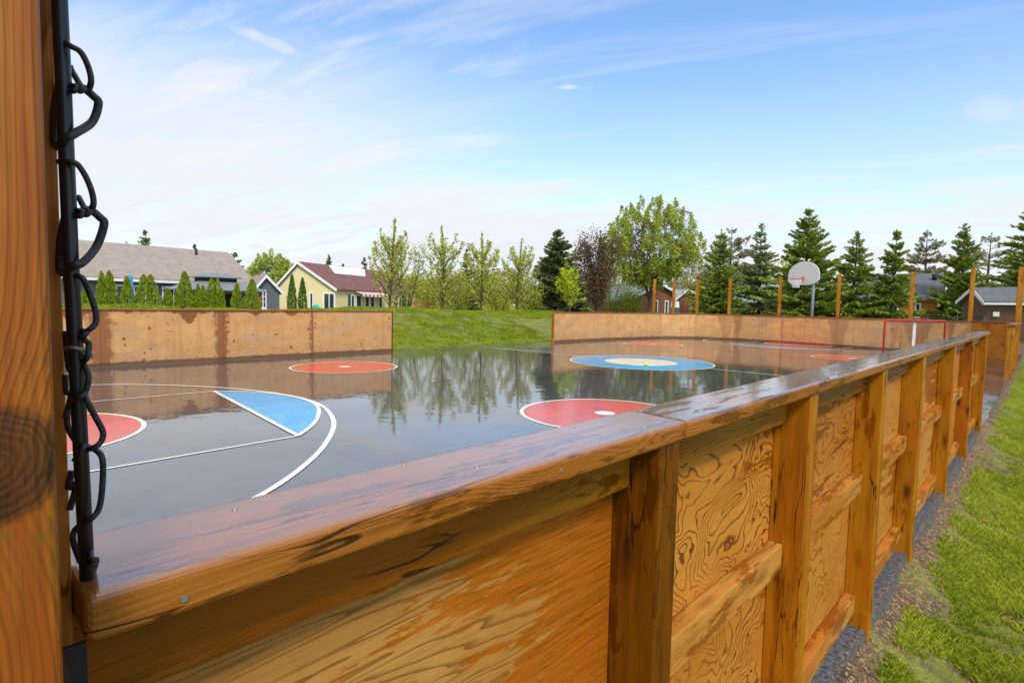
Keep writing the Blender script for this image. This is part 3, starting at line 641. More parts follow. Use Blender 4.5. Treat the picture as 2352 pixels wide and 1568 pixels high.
run = [(XF, yr), (XF, yr+2.2), (-6.22, yr+4.4), (-5.75, 11.4), (-4.7, 13.0), (-3.0, 13.55), (-.75, 13.35), (1.6, 13.0), (3.8, 12.65), (5.95, 12.0)]
dr = {4: ((.55, .50),), 6: ((1.10, .42),), 7: ((-1.05, .38), (.9, .2)), 8: ((-.55, .60), (.5, .16)), 5: ((-.95, .22),)}
for i in range(len(run)-1):
    hl_ = math.dist(run[i], run[i+1])/2
    wall_run(far_b, run[i:i+2], [rinkply('rink_board_face_far_'+'abcdefghij'[i], ((.70, .38, .15), (.72, .39, .16))[i % 2], ((.56, .28, .09), (.58, .29, .10))[i % 2], hl_, (.1, .15, .4, .5, .4, .5, .5, .4, .5)[i], (.7, .5, 1, .5, .5, .9, .8, .8, .8)[i], drips=dr.get(i, ()))])
wall_run(far_b, [(5.95, 12.0), (6.9, 10.6), (7.14, 8.9)], [rnew])
beam('end_post', (XF, yr-.021, 0), (XF, yr-.021, WH+.04), XD, .06, .038, M['tall'], far_b)
wd_ = [(1502, 29.6, 641), (1547, 30.0, 644), (1601, 29.0, 642), (1675, 27.7, 640), (1790, 26.2, 636), (1925, 23.9, 629.5), (2093, 21.6, 624.5), (2230, 19.8, 618), (2341, 18.1, 613)]
for px_, D_, ty in wd_[:8]:
    g = gxy(px_, D_+.15); zt = at(px_, ty, D_+.15).z
    beam('tall_post', (g.x, g.y, -.1), (g.x, g.y, zt), (1, 0.2, 0), .13, .13, M['tall'], far_b, .005)
# the near side fence beyond the opening
s2 = 17.4
far_near = empty('rink_fence', (XO-.05, S_(s2), -.1), 'short stretch of orange wooden rink fence beyond the opening at the right edge', 'fence')
for k in range(4):
    s = s2+k*1.35
    if S_(s) < 9.0: beam('post', (XO-.06, S_(s)+.045, -.2), (XO-.06, S_(s)+.045, zb), XD, .13, .14, M['tall'], far_near, .004)
hb('cap_rail', s2-.05, 22.0, (XO+XI)/2, TOP-CT/2, XO-XI+.03, CT, M['bcap'], far_near)
for k in range(2):
    hb('plywood_panel', s2+k*2.3, s2+k*2.3+2.296, XP-.01, .6, .018, 1.17, rk[0], far_near, .001, 1)
for z in (.1, .6, 1.1): hb('girt', s2+.1, 22.0, XP+.02, z, .038, .088, M['rail2'], far_near)
g = gxy(2341, 18.1); beam('tall_post', (g.x, g.y, -.2), (g.x, g.y, at(2341, 613, 18.1).z), (1, .1, 0), .15, .14, M['tall'], far_near, .005)
# ------------------------------------------------------------------ hockey goal
M['redsteel'] = plain('red_painted_steel', (.45, .02, .03), .35, .1, 5)
M['whitepad'] = plain('white_strap', (.62, .60, .58), .6, .35, 12)
M['netcord'] = plain('net_cord', (.30, .26, .24), .8, .1, 5)
gc = gxy(2105, 17.6, 0); grz = math.atan2(RT.y, RT.x)+.02
goal = empty('hockey_goal', gc, 'red tube hockey goal frame standing near the far end boards', 'goal', rz=grz)
GM = Matrix.LocRotScale(goal.location, goal.rotation_euler, None)
def gp(x, y, z): return GM @ Vector((x, y, z))
W2, H2, R2 = .98, 1.22, .10
pts = [gp(-W2, 0, 0), gp(-W2, 0, H2-R2)]+[gp(-W2+R2-R2*math.cos(a), 0, H2-R2+R2*math.sin(a)) for a in np.linspace(.3, PI/2, 5)]
pts += [gp(W2-R2+R2*math.sin(a), 0, H2-R2+R2*math.cos(a)) for a in np.linspace(0, PI/2-.3, 5)]+[gp(W2, 0, H2-R2), gp(W2, 0, 0)]
tube('front_frame', pts, .03, M['redsteel'], goal, 10)
tube('base_frame', [gp(-W2, 0, .03), gp(-W2*.9, .7, .03), gp(-W2*.6, 1.0, .03), gp(W2*.6, 1.0, .03), gp(W2*.9, .7, .03), gp(W2, 0, .03)], .022, M['redsteel'], goal)
for sx in (-1, 1): tube('top_arm', [gp(sx*W2*.95, .02, H2-.03), gp(sx*W2*.6, .5, H2-.05), gp(0, .56, H2-.05)], .016, M['redsteel'], goal)
beam('centre_strap', gp(0.03, .06, H2-.03), gp(0.03, .06, .02), RT, .10, .012, M['whitepad'], goal, .003)
V, F = [], []
for i in range(-11, 12):
    x = i*W2/11.5; tube_pts(V, F, [gp(x, .04, H2-.02), gp(x*.9, .55, H2-.07), gp(x*.95, .99, .05)], .0016, 3, False)
for i in range(1, 14):
    f_ = i/14; z = (H2-.07)*(1-f_)+.05*f_; y = .55*(1-f_)+.99*f_
    tube_pts(V, F, [gp(-W2, .02, z), gp(-W2*.9, y, z), gp(W2*.9, y, z), gp(W2, .02, z)], .0016, 3, False)
link('net', mesh('net', V, F), M['netcord'], goal)
# ------------------------------------------------------------------ basketball hoop
M['bbwhite'] = plain('white_backboard', (.74, .73, .70), .5, .06, 3)
M['galv'] = plain('grey_blue_steel', (.30, .37, .42), .45, .12, 4, metal=.2)
M['rim'] = plain('faded_red_rim', (.60, .16, .18), .5, .1, 5)
M['cord'] = plain('white_net_cord', (.75, .74, .78), .7, .05, 5)
pb = gxy(1866, 25.2, -.1)
hoop = empty('basketball_hoop', pb, 'basketball hoop with a white fan-shaped backboard on a curved grey pole behind the far boards', 'basketball hoop')
hb_c = at(1846, 628, 24.1); hd_ = Vector((-.12-.35, -1, 0)).normalized(); hr_ = Vector((-hd_.y, hd_.x, 0))
hr_ = Vector((0, 0, 1)).cross(hd_)*-1
if hr_.dot(RT) < 0: hr_ = -hr_
HW, HH = .80, .46
def hp(x, y, z): return hb_c + hr_*x + ZD*z + hd_*y
ring_ = []
for a in np.linspace(-.42, PI+.42, 44):
    ring_.append((HW*math.cos(a)*(1 if math.sin(a) > 0 else 1.0), (HH+.04)*math.sin(a) if math.sin(a) > 0 else HH*.42*math.sin(a)*2.0))
prof = [(HW, -.10*1)]+[(HW*math.cos(a), -.10+(.62)*math.sin(a)) for a in np.linspace(0, PI, 40)][1:]+[(-HW, -.30), (-HW*.86, -.41), (-HW*.42, -.50), (HW*.42, -.50), (HW*.86, -.41), (HW, -.30)]
bm = bmesh.new(); fv = [bm.verts.new(hp(x, .02, z)) for x, z in prof]; f = bm.faces.new(fv)
r = bmesh.ops.extrude_face_region(bm, geom=[f])
for g_ in r['geom']:
    if isinstance(g_, bmesh.types.BMVert): g_.co -= hd_*.04
bmesh.ops.recalc_face_normals(bm, faces=bm.faces)
link('backboard', done(bm, 'backboard'), M['bbwhite'], hoop)
rc_ = hp(0, .42, -.24)
rimp = [rc_+hr_*(.235*math.cos(a))+hd_*(.235*math.sin(a)) for a in np.linspace(0, 2*PI, 25)]
rim = tube('rim', rimp, .02, M['rim'], hoop, 8)
V, F = [], []
tube_pts(V, F, [hp(-.05, .02, -.24), hp(-.05, .2, -.24)], .012, 6); tube_pts(V, F, [hp(.05, .02, -.24), hp(.05, .2, -.24)], .012, 6)
box = [hp(-.06, .03, -.30), hp(.06, .03, -.30), hp(.06, .03, -.14), hp(-.06, .03, -.14)]
b0 = len(V); V += box+[q+hd_*.03 for q in box]; F += [(b0, b0+1, b0+2, b0+3), (b0+4, b0+7, b0+6, b0+5), (b0, b0+4, b0+5, b0+1), (b0+1, b0+5, b0+6, b0+2), (b0+2, b0+6, b0+7, b0+3), (b0+3, b0+7, b0+4, b0)]
link('bracket', mesh('bracket', V, F), M['rim'], hoop)
V, F = [], []
for k_ in range(12):
    for sg in (-1, 1):
        P = []
        for j in range(7):
            a = 2*PI*k_/12+sg*j*PI/12; rr = .23-.095*min(1, j/5); P.append(rc_+hr_*(rr*math.cos(a))+hd_*(rr*math.sin(a))-ZD*(j*.065))
        tube_pts(V, F, P, .009, 4, False)
link('net', mesh('net', V, F), M['cord'], hoop)
ptz = at(1866, 652, 25.2).z
tube('pole', [(pb.x, pb.y, -.1), (pb.x, pb.y, ptz-.25), (pb.x-.02, pb.y-.02, ptz)]+[tuple(Vector((pb.x, pb.y, ptz+.12)).lerp(hp(0, -.06, -.05), t_)) for t_ in (.15, .45, 1)], .062, M['galv'], hoop, 14)
# tennis ball in the centre circle
tb = ongr(1483.5, 841.0); bm = bmesh.new(); bmesh.ops.create_uvsphere(bm, u_segments=20, v_segments=12, radius=.045, matrix=Matrix.Translation((tb.x, tb.y, .05)))
ball = link('ball', done(bm, 'ball'), plain('yellow_felt', (.70, .75, .04), .9, .1, 40), smooth=True); tag(ball, 'small yellow ball lying on the blue centre circle', 'ball')
# ------------------------------------------------------------------ houses
def quad(V, F, a, b_, c, d_): i = len(V); V += [Vector(a), Vector(b_), Vector(c), Vector(d_)]; F.append((i, i+1, i+2, i+3))
def siding(name, col, pitch=.12, vertical=False, var=.08):
    m, t, b = new_mat(name); co = t.node('TexCoord').outputs['Object']
    z = t.xyz(co)[2] if not vertical else t.m('ADD', t.xyz(co)[0], t.xyz(co)[1])
    fr = t.m('FRACT', t.m('DIVIDE', z, pitch)); groove = t.ss(fr, .90, .99)
    n = t.noise(co, 1.6, 5, .6)
    c = t.mix(n, tuple(x*(1-var*2) for x in col), tuple(min(1, x*(1+var*2)) for x in col))
    c = t.mix(t.m('MULTIPLY', groove, .45), c, tuple(x*.35 for x in col))
    t.put(b.inputs['Base Color'], c); b.inputs['Roughness'].default_value = .6
    t.put(b.inputs['Normal'], t.node('Bump', {'Height': fr, 'Strength': .4, 'Distance': .015}).outputs[0]); return m
def shingle(name, a, c2):
    m, t, b = new_mat(name); co = t.node('TexCoord').outputs['Object']
    br = t.node('TexBrick', {'Vector': co, 'Scale': 5.0, 'Color1': a, 'Color2': c2, 'Mortar': tuple(x*.6 for x in a), 'Mortar Size': .012}).outputs[0]
    n = t.ss(t.noise(co, 2.2, 6, .7), .35, .65); n2 = t.ss(t.noise(co, 14, 3, .6), .35, .65)
    c = t.mix(t.m('MULTIPLY', n2, .5), t.mix(n, a, c2), tuple(x*1.25 for x in c2)); c = t.mix(.3, c, br)
    t.put(b.inputs['Base Color'], c); b.inputs['Roughness'].default_value = .8; return m
M['trim'] = plain('white_trim', (.80, .80, .80), .5, .05, 2)
M['glass'] = plain('dark_window_glass', (.035, .045, .05), .06, .2, 2)
def house(name, P0, P1, depth, zb_, ze, zr, wallm, roofm, label, cat='house', over=.35, ridge=.5, front=1, soffit=None):
    """P0,P1: ends of the front wall line on the ground (left, right); depth goes away from the camera"""
    P0 = Vector((P0.x, P0.y, 0)); P1 = Vector((P1.x, P1.y, 0)); X = (P1-P0); L = X.length; X.normalize(); Yb = Vector((-X.y, X.x, 0))
    if Yb.dot(fwd) < 0: Yb = -Yb
    h = empty(name, (P0.x, P0.y, zb_), label, cat)
    def q(x, y, z): return P0+X*x+Yb*y+ZD*z
    V, F = [], []
    rz_ = ridge*depth
    prof = [(0, zb_), (depth, zb_), (depth, ze), (rz_, zr-.06), (0, ze)]
    for x in (0, L):
        i = len(V); V += [q(x, y, z) for y, z in prof]; F.append(tuple(range(i, i+5)))
    for i in range(5): j = (i+1) % 5; F.append((i, j, 5+j, 5+i))
    link('wall', mesh('wall', V, F), wallm, h)
    # roof slabs with thickness
    sl1 = (zr-ze)/rz_; sl2 = (zr-ze)/(depth-rz_); th = .14
    V, F = [], []
    A = [(-over, ze-over*sl1), (rz_, zr), (depth+over, ze-over*sl2)]
    ring2 = [(y, z+th) for y, z in A]+[(y, z) for y, z in A[::-1]]
    for x in (-over, L+over):
        V += [q(x, y, z+.03) for y, z in ring2]
    F += [(0, 1, 7, 6), (1, 2, 8, 7), (5, 11, 10, 4), (4, 10, 9, 3), (0, 6, 11, 5), (2, 3, 9, 8), (0, 5, 4, 1), (1, 4, 3, 2), (6, 7, 10, 11), (7, 8, 9, 10)]
    rf = link('roof', mesh('roof', V, F), roofm, h)
    return h, q, L, (sl1, sl2)
def window(h, q, x0, x1, z0, z1, y=-.03, fr=.09, mull=1, hbar=0, name='window'):
    V, F = [], []
    def bx(xa, xb, za, zb2, ya, yb):
        i = len(V); V.extend([q(xa, ya, za), q(xb, ya, za), q(xb, ya, zb2), q(xa, ya, zb2), q(xa, yb, za), q(xb, yb, za), q(xb, yb, zb2), q(xa, yb, zb2)])
        F.extend([(i, i+1, i+2, i+3), (i+4, i+7, i+6, i+5), (i, i+4, i+5, i+1), (i+1, i+5, i+6, i+2), (i+2, i+6, i+7, i+3), (i+3, i+7, i+4, i)])
    bx(x0-fr, x0, z0-fr, z1+fr, y, y-.06); bx(x1, x1+fr, z0-fr, z1+fr, y, y-.06); bx(x0, x1, z1, z1+fr, y, y-.06); bx(x0, x1, z0-fr, z0, y, y-.06)
    for k_ in range(1, mull+1):
        xm = x0+(x1-x0)*k_/(mull+1); bx(xm-.03, xm+.03, z0, z1, y, y-.04)
    for k_ in range(1, hbar+1):
        zm = z0+(z1-z0)*k_/(hbar+1); bx(x0, x1, zm-.02, zm+.02, y+.002, y-.038)
    w_ = link(name, mesh(name, V, F), M['trim'], h)
    V2 = [q(x0, y-.015, z0), q(x1, y-.015, z0), q(x1, y-.015, z1), q(x0, y-.015, z1)]
    link('pane', mesh('pane', V2, [(0, 1, 2, 3)]), M['glass'], w_); return w_
def slab(name, q, x0, x1, y0, y1, z0, z1, mat, h):
    V = [q(x, y, z) for z in (z0, z1) for x, y in ((x0, y0), (x1, y0), (x1, y1), (x0, y1))]
    return link(name, mesh(name, V, [(3, 2, 1, 0), (4, 5, 6, 7), (0, 1, 5, 4), (1, 2, 6, 5), (2, 3, 7, 6), (3, 0, 4, 7)]), mat, h)
gsid = siding('charcoal_siding', (.115, .125, .135), .14); groof = shingle('grey_brown_shingles', (.22, .18, .155), (.34, .285, .25))
hL, qL, LL, _ = house('house', gxy(40, 30.5), gxy(572, 40.5), 8.2, -.1, 2.75, 4.95, gsid, groof, 'long low charcoal house with a grey shingle roof behind a row of small cedars', over=.4)
def xpx(P0, P1, px_):       # distance along a house front at which picture column px_ falls
    P0 = Vector((P0.x, P0.y)); P1 = Vector((P1.x, P1.y)); L = (P1-P0).length; best = None
    for k_ in range(0, 401):
        t_ = k_/400; p = P0.lerp(P1, t_); v_ = Vector((p.x, p.y, 1.46))-CAM; c_ = PW/2+FPX*v_.dot(RT)/v_.dot(fwd)
        if best is None or abs(c_-px_) < best[0]: best = (abs(c_-px_), t_*L)
    return best[1]
hx = lambda p: xpx(gxy(40, 30.5), gxy(572, 40.5), p)
slab('gutter', qL, -.4, LL+.4, -.56, -.42, 2.44, 2.58, M['trim'], hL)
for a, b_ in ((268, 306), (308, 358), (375, 398)): window(hL, qL, hx(a), hx(b_), .4, 2.15, mull=1 if b_-a > 30 else 0)
window(hL, qL, hx(420), hx(430), 1.0, 2.1, mull=0)
tube('vent_pipe', [qL(hx(498), 3.3, 4.3), qL(hx(498), 3.3, 5.15)], .09, M['dark'], hL)
# gazebo in front of its right end
gaz = empty('gazebo', gxy(497, 35.5, 0), 'dark metal gazebo with a tiered grey roof in front of the charcoal house', 'gazebo')
M['gzroof'] = plain('grey_metal_roof', (.22, .25, .28), .35, .12, 3, metal=.3); M['brownwood'] = plain('brown_stained_wood', (.22, .09, .04), .6, .2, 4)
gpos = gxy(497, 35.5, 0); gX = (gxy(572, 40.5)-gxy(40, 30.5)).normalized(); gY = Vector((-gX.y, gX.x, 0))
gY = gY if gY.dot(fwd) > 0 else -gY
def gq(x, y, z): return gpos+gX*x+gY*y+ZD*z
def hip(name, w0, d0, z0, w1, d1, z1, mat):
    V = [gq(sx*w0, sy*d0, z0-.06) for sx, sy in ((-1, -1), (1, -1), (1, 1), (-1, 1))]+[gq(sx*w0, sy*d0, z0) for sx, sy in ((-1, -1), (1, -1), (1, 1), (-1, 1))]+[gq(sx*w1, sy*d1, z1) for sx, sy in ((-1, -1), (1, -1), (1, 1), (-1, 1))]
    F = [(3, 2, 1, 0)]+[(i, (i+1) % 4, 4+(i+1) % 4, 4+i) for i in range(4)]+[(4+i, 4+(i+1) % 4, 8+(i+1) % 4, 8+i) for i in range(4)]+[(8, 9, 10, 11)]
    return link(name, mesh(name, V, F), mat, gaz)
hip('roof', 2.5, 1.6, 2.05, 1.3, .8, 2.55, M['gzroof']); hip('vent_collar', 1.05, .6, 2.56, 1.05, .6, 2.84, M['dark']); hip('upper_roof', 1.3, .8, 2.86, .5, .3, 3.12, M['gzroof'])
for sx in (-1, 1):
    for sy in (-1, 1): beam('leg', gq(sx*2.2, sy*1.3, 0), gq(sx*2.2, sy*1.3, 2.02), gX, .14, .14, M['brownwood'], gaz)
beam('beam', gq(-2.2, -1.3, 1.93), gq(2.2, -1.3, 1.93), ZD, .16, .08, M['brownwood'], gaz)
beam('curtain', gq(-2.0, 1.25, .95), gq(2.0, 1.25, .95), ZD, 1.8, .05, M['dark'], gaz)
# shed
shP0, shP1 = gxy(577, 40), gxy(643, 41.0)
def gable_front(name, px0, px1, pxp, D0, D1, zb_, ze0, ze1, zr, length, wallm, roofm, label, cat, over=.25, perp=None):
    """gable end faces the camera from px0 to px1 (peak at pxp); body runs back by `length`"""
    P0, P1 = gxy(px0, D0), gxy(px1, D1); P0.z = 0; P1.z = 0; X = (P1-P0); L = X.length; X.normalize(); Yb = Vector((-X.y, X.x, 0))
    if Yb.dot(fwd) < 0: Yb = -Yb
    if perp is not None: Yb = perp
    xp = xpx(P0, P1, pxp)
    h = empty(name, (P0.x, P0.y, zb_), label, cat)
    def q(x, y, z): return P0+X*x+Yb*y+ZD*z
    prof = [(0, zb_), (L, zb_), (L, ze1), (xp, zr), (0, ze0)]; V, F = [], []
    for y in (0, length): V += [q(x, y, z) for x, z in prof]
    F = [(0, 1, 2, 3, 4), (5, 9, 8, 7, 6)]+[(i, (i+1) % 5, 5+(i+1) % 5, 5+i) for i in range(5)]
    link('wall', mesh('wall', V, F), wallm, h)
    s0 = (zr-ze0)/xp; s1 = (zr-ze1)/(L-xp); th = .12
    A = [(-over, ze0-over*s0), (xp, zr), (L+over, ze1-over*s1)]
    rg = [(x, z+th) for x, z in A]+[(x, z+.02) for x, z in A[::-1]]; V = []
    for y in (-over, length+over): V += [q(x, y, z) for x, z in rg]
    F = [(0, 1, 7, 6), (1, 2, 8, 7), (5, 11, 10, 4), (4, 10, 9, 3), (0, 6, 11, 5), (2, 3, 9, 8), (0, 5, 4, 1), (1, 4, 3, 2), (6, 7, 10, 11), (7, 8, 9, 10)]
    link('roof', mesh('roof', V, F), roofm, h)
    V = []   # barge boards, 20 mm proud of the roof end
    for y in (-over-.03, -over-.002): V += [q(x, y, z) for x, z in [(x, z+th+.01) for x, z in A]+[(x, z-.10) for x, z in A[::-1]]]
    link('barge_board', mesh('barge_board', V, F), M['trim'], h)
    return h, q, L, xp
shd, qs, Ls, xs_ = gable_front('shed', 588, 642, 610, 39, 40, 0, 2.35, 2.15, 3.15, 3.5, gsid, groof, 'small charcoal garden shed with white trim between the two houses', 'shed')
x1 = xpx(gxy(588, 39), gxy(642, 40), 598); x2 = xpx(gxy(588, 39), gxy(642, 40), 609)
window(shd, qs, x1, x2, .95, 2.1, mull=1, hbar=2, fr=.07)
slab('window_box', qs, x1, x2+.05, -.3, -.1, .70, .86, M['trim'], shd)
# yellow house
ysid = plain('pale_yellow_stucco', (.74, .62, .33), .75, .06, 1.2); yroof = shingle('maroon_shingles', (.12, .048, .042), (.22, .10, .09))
pc0, pc1, pc2 = gxy(637, 46.0), gxy(774, 47.0), gxy(958, 60.0)
pp = (pc2-pc1); Lh = pp.length; pp.normalize()
hy, qy, Ly, xpk = gable_front('house', 641, 770, 689, 46.0, 47.0, -.1, 2.65, 2.62, 4.62, Lh, ysid, yroof, 'pale yellow bungalow with a maroon roof, striped awning and white roof panel', 'house', over=.3, perp=pp)
fx = lambda p: xpx(gxy(641, 46), gxy(770, 47), p)
window(hy, qy, fx(746), fx(768), .3, 2.1, fr=.10, mull=1, name='patio_door')
window(hy, qy, fx(714), fx(719), .3, 2.1, fr=.07, mull=0)
# long side: windows and awning; local frame along the side
def qside(x, y, z): 
    n_ = Vector((pp.y, -pp.x, 0)); 
    if n_.dot(fwd) > 0: n_ = -n_
    return Vector((pc1.x, pc1.y, 0)) - (Vector((pc1.x, pc1.y, 0))-(qy(Ly, 0, 0)))+pp*x - n_*y + ZD*z
sx_ = lambda p: xpx(qside(0, 0, 0), qside(Lh, 0, 0), p)
for a, b_, mu in ((806, 812, 0), (818, 828, 0), (838, 846, 0), (850, 858, 0), (869, 876, 0), (915, 933, 2)):
    window(hy, qside, sx_(a), sx_(b_), .35 if b_ < 900 else .75, 2.0, fr=.13, mull=mu)
M['shutter'] = plain('red_shutter', (.33, .05, .035), .6, .1, 4); M['shutterb'] = plain('brown_shutter', (.20, .09, .05), .6, .1, 4)
slab('shutter', qside, sx_(906), sx_(912), -.10, -.03, .6, 2.1, M['shutterb'], hy); slab('shutter', qside, sx_(937), sx_(943), -.10, -.03, .5, 2.1, M['shutter'], hy)
slab('shutter', qside, sx_(799), sx_(804), -.08, -.03, .4, 2.1, plain('green_shutter', (.03, .09, .07), .6, .1, 4), hy)
def awn_mat():
    m, t, b = new_mat('striped_awning_cloth'); co = t.node('TexCoord').outputs['Object']
    d = t.v('DOT_PRODUCT', co, tuple(pp)); st = t.m('GREATER_THAN', t.m('FRACT', t.m('MULTIPLY', d, 1.6)), .5)
    t.put(b.inputs['Base Color'], t.mix(st, (.80, .76, .72), (.55, .16, .17))); b.inputs['Roughness'].default_value = .8; return m
xa, xb = sx_(811), sx_(874)
V = [qside(xa, 0, 2.45), qside(xb, 0, 2.45), qside(xb, -1.0, 2.18), qside(xa, -1.0, 2.18), qside(xa, -1.0, 1.95), qside(xb, -1.0, 1.95), qside(xa, 0, 2.42), qside(xb, 0, 2.42), qside(xb, -.98, 2.15), qside(xa, -.98, 2.15)]
link('awning', mesh('awning', V, [(0, 1, 2, 3), (3, 2, 5, 4), (6, 9, 8, 7)]), awn_mat(), hy)
# white panel lying on the slope facing us
def roofpt(f_along, f_up):   # on the right-hand slope
    x = xpk+(Ly+.3-xpk)*(1-f_up); z = 4.62-(4.62-2.62)/(Ly-xpk)*(x-xpk)
    return qy(x, Lh*f_along, z+.16)
V = [roofpt(.26, .97), roofpt(.66, .97), roofpt(.54, .64), roofpt(.20, .64)]; V += [v-ZD*.05 for v in V]
link('roof_panel', mesh('roof_panel', V, [(0, 1, 2, 3), (7, 6, 5, 4), (0, 4, 5, 1), (1, 5, 6, 2), (2, 6, 7, 3), (3, 7, 4, 0)]), M['trim'], hy)
tube('flue', [roofpt(.62, .6), roofpt(.62, .6)+ZD*.45], .07, M['dark'], hy)
# wooden garden fence right of it
M['gfence'] = siding('reddish_fence_boards', (.40, .15, .07), .14, True)
fa, fb = gxy(951, 57), gxy(1000, 60)
gf = beam('garden_fence', fa+ZD*1.05, fb+ZD*1.05, ZD, 1.5, .05, M['gfence']); tag(gf, 'reddish board garden fence right of the yellow house', 'fence')
# ---- houses on the right
def teal(nm, a, b_): return shingle(nm, a, b_)
bsid = siding('red_brown_siding', (.22, .08, .035), .2); broof = shingle('grey_green_shingles', (.13, .16, .155), (.22, .27, .26))
hb1, qb, Lb, _x = gable_front('house', 1462, 1545, 1510, 52, 53, .2, 2.6, 3.0, 3.75, 9, bsid, broof, 'red brown cottage half hidden by the big round maple', 'house', over=.4)
bx_ = lambda p: xpx(gxy(1462, 52), gxy(1545, 53), p)
window(hb1, qb, bx_(1504), bx_(1508.5), .9, 2.1, mull=0); window(hb1, qb, bx_(1527.5), bx_(1532.5), .9, 2.1, mull=0)
slab('side_wing', qb, -1.6, -.02, 1.0, 7, .2, 1.9, bsid, hb1)
V = [qb(-2.0, .5, 2.0), qb(.3, .5, 2.75), qb(.3, 7.5, 2.75), qb(-2.0, 7.5, 2.0)]; V += [v-ZD*.12 for v in V]
link('wing_roof', mesh('wing_roof', V, [(0, 1, 2, 3), (7, 6, 5, 4), (0, 4, 5, 1), (1, 5, 6, 2), (2, 6, 7, 3), (3, 7, 4, 0)]), broof, hb1)
hb2, _, _, _ = gable_front('house', 1553, 1614, 1573, 58, 59, .1, 2.6, 2.6, 3.4, 6, siding('dull_red_siding', (.22, .06, .055), .2), shingle('grey_shingles', (.25, .26, .29), (.36, .36, .40)), 'small dull red cottage beside the red brown cottage', 'house', over=.4)
osid = siding('orange_log_siding', (.55, .19, .02), .2)
hb3, q3, L3, _ = house('house', gxy(1690, 50), gxy(1930, 47), 9, -.1, 2.2, 4.0, siding('salmon_siding', (.58, .22, .10), .2), shingle('teal_grey_shingles', (.16, .23, .23), (.26, .34, .33)), 'orange cottage with a teal grey roof mostly hidden behind the spruces left of the hoop', over=.4)
hb4, q4, L4, _ = house('house', gxy(1965, 42), gxy(2153, 39), 8, -.1, 2.5, 4.35, osid, shingle('slate_grey_shingles', (.07, .085, .10), (.12, .135, .155)), 'orange log cottage with a slate grey roof left of the brown garage', over=.4)
ox = lambda p: xpx(gxy(1965, 42), gxy(2153, 39), p)
window(hb4, q4, ox(2040), ox(2060), .2, 1.9, mull=1, name='patio_door'); window(hb4, q4, ox(2104), ox(2111), 1.2, 2.1, mull=0)
tube('roof_vent', [q4(ox(2140), 2.8, 4.0), q4(ox(2140), 2.8, 4.4)], .16, M['dark'], hb4)
g5p = (gxy(2420, 31)-gxy(2267, 33)); g5p.normalize()
hb5, q5, L5, _ = gable_front('garage', 2211, 2266, 2239, 35.5, 33, -.1, 2.28, 2.28, 3.0, 6.5, siding('dark_brown_logs', (.13, .065, .04), .22), shingle('charcoal_shingles', (.085, .095, .105), (.14, .15, .16)), 'dark brown log garage with white trimmed gable at the right edge', 'garage', over=.25, perp=g5p)
pf0, pf1 = q5(L5+.27, -.25, 2.10), q5(L5+.27, 6.75, 2.10)
beam('fascia', pf0, pf1, ZD, .13, .03, M['trim'], hb5)
mp = q5(L5+.04, 0, 0)+g5p*.45; beam('meter_box', mp+ZD*1.35, mp+ZD*1.62, g5p, .28, .12, M['trim'], hb5)
# closed parasols, low garden things
def parasol(px_, D_, zt, zb_, mat, top, label, group=None):
    g = gxy(px_, D_, zb_-.6); o = empty('parasol', g, label, 'parasol', group)
    tube('pole', [g, (g.x, g.y, zt+.05)], .025, M['galv'], o)
    n = 10; V, F = [], []; prf = [(.03, zt), (.13, zt-.12), (.17, (zt+zb_)/2), (.21, zb_+.1), (.12, zb_)]
    for r_, z in prf:
        for k_ in range(n*2): rr = r_*(1 if k_ % 2 else .78); V.append((g.x+rr*math.cos(PI*k_/n), g.y+rr*math.sin(PI*k_/n), z))
    for i in range(len(prf)-1):
        for k_ in range(2*n): F.append((i*2*n+k_, i*2*n+(k_+1) % (2*n), (i+1)*2*n+(k_+1) % (2*n), (i+1)*2*n+k_))
    link('canopy', mesh('canopy', V, F), mat, o)
    if top:
        link('top_cover', mesh('top_cover', [(v[0]*1.0+(v[0]-g.x)*.12, v[1]+(v[1]-g.y)*.12, v[2]) for v in V[2*n:4*n]]+[(v[0]+(v[0]-g.x)*.12, v[1]+(v[1]-g.y)*.12, v[2]) for v in V[4*n:6*n]], [(k_, (k_+1) % (2*n), 2*n+(k_+1) % (2*n), 2*n+k_) for k_ in range(2*n)]), M['trim'], o)
parasol(300, 30.5, 2.75, 1.1, plain('bright_blue_canvas', (.04, .33, .55), .7, .1, 3), False, 'closed bright blue parasol in front of the charcoal house')
tealc = plain('teal_canvas', (.02, .14, .13), .7, .1, 3)
parasol(1546.5, 45, 2.15, .9, tealc, True, 'left one of two closed teal and white parasols by the red brown cottage', 'closed teal and white parasols')
parasol(1555, 45, 2.15, .9, tealc, True, 'right one of two closed teal and white parasols by the red brown cottage', 'closed teal and white parasols')
def cover(px_, D_, w_, zt, label):
    g = gxy(px_, D_, .3); bm = bmesh.new(); bmesh.ops.create_icosphere(bm, subdivisions=3, radius=1, matrix=Matrix.Translation((g.x, g.y, .5)) @ Matrix.Diagonal((w_, w_*.7, zt-.5, 1)))
    for v in bm.verts:
        v.co += Vector((random.uniform(-.02, .02), random.uniform(-.02, .02), 0)); 
        if v.co.z > .5+(zt-.5)*.72: v.co.z = .5+(zt-.5)*.72+(v.co.z-.5-(zt-.5)*.72)*.5
    o = link('barbecue_cover', done(bm, 'barbecue_cover'), plain('turquoise_cover', (.02, .42, .33), .6, .1, 3), smooth=False); tag(o, label, 'barbecue cover')
cover(726, 44.5, .42, 1.33, 'small turquoise cover lump beside the yellow bungalow gable')
cover(284, 29.5, .30, 1.55, 'small turquoise lump left of the first cedars by the charcoal house')
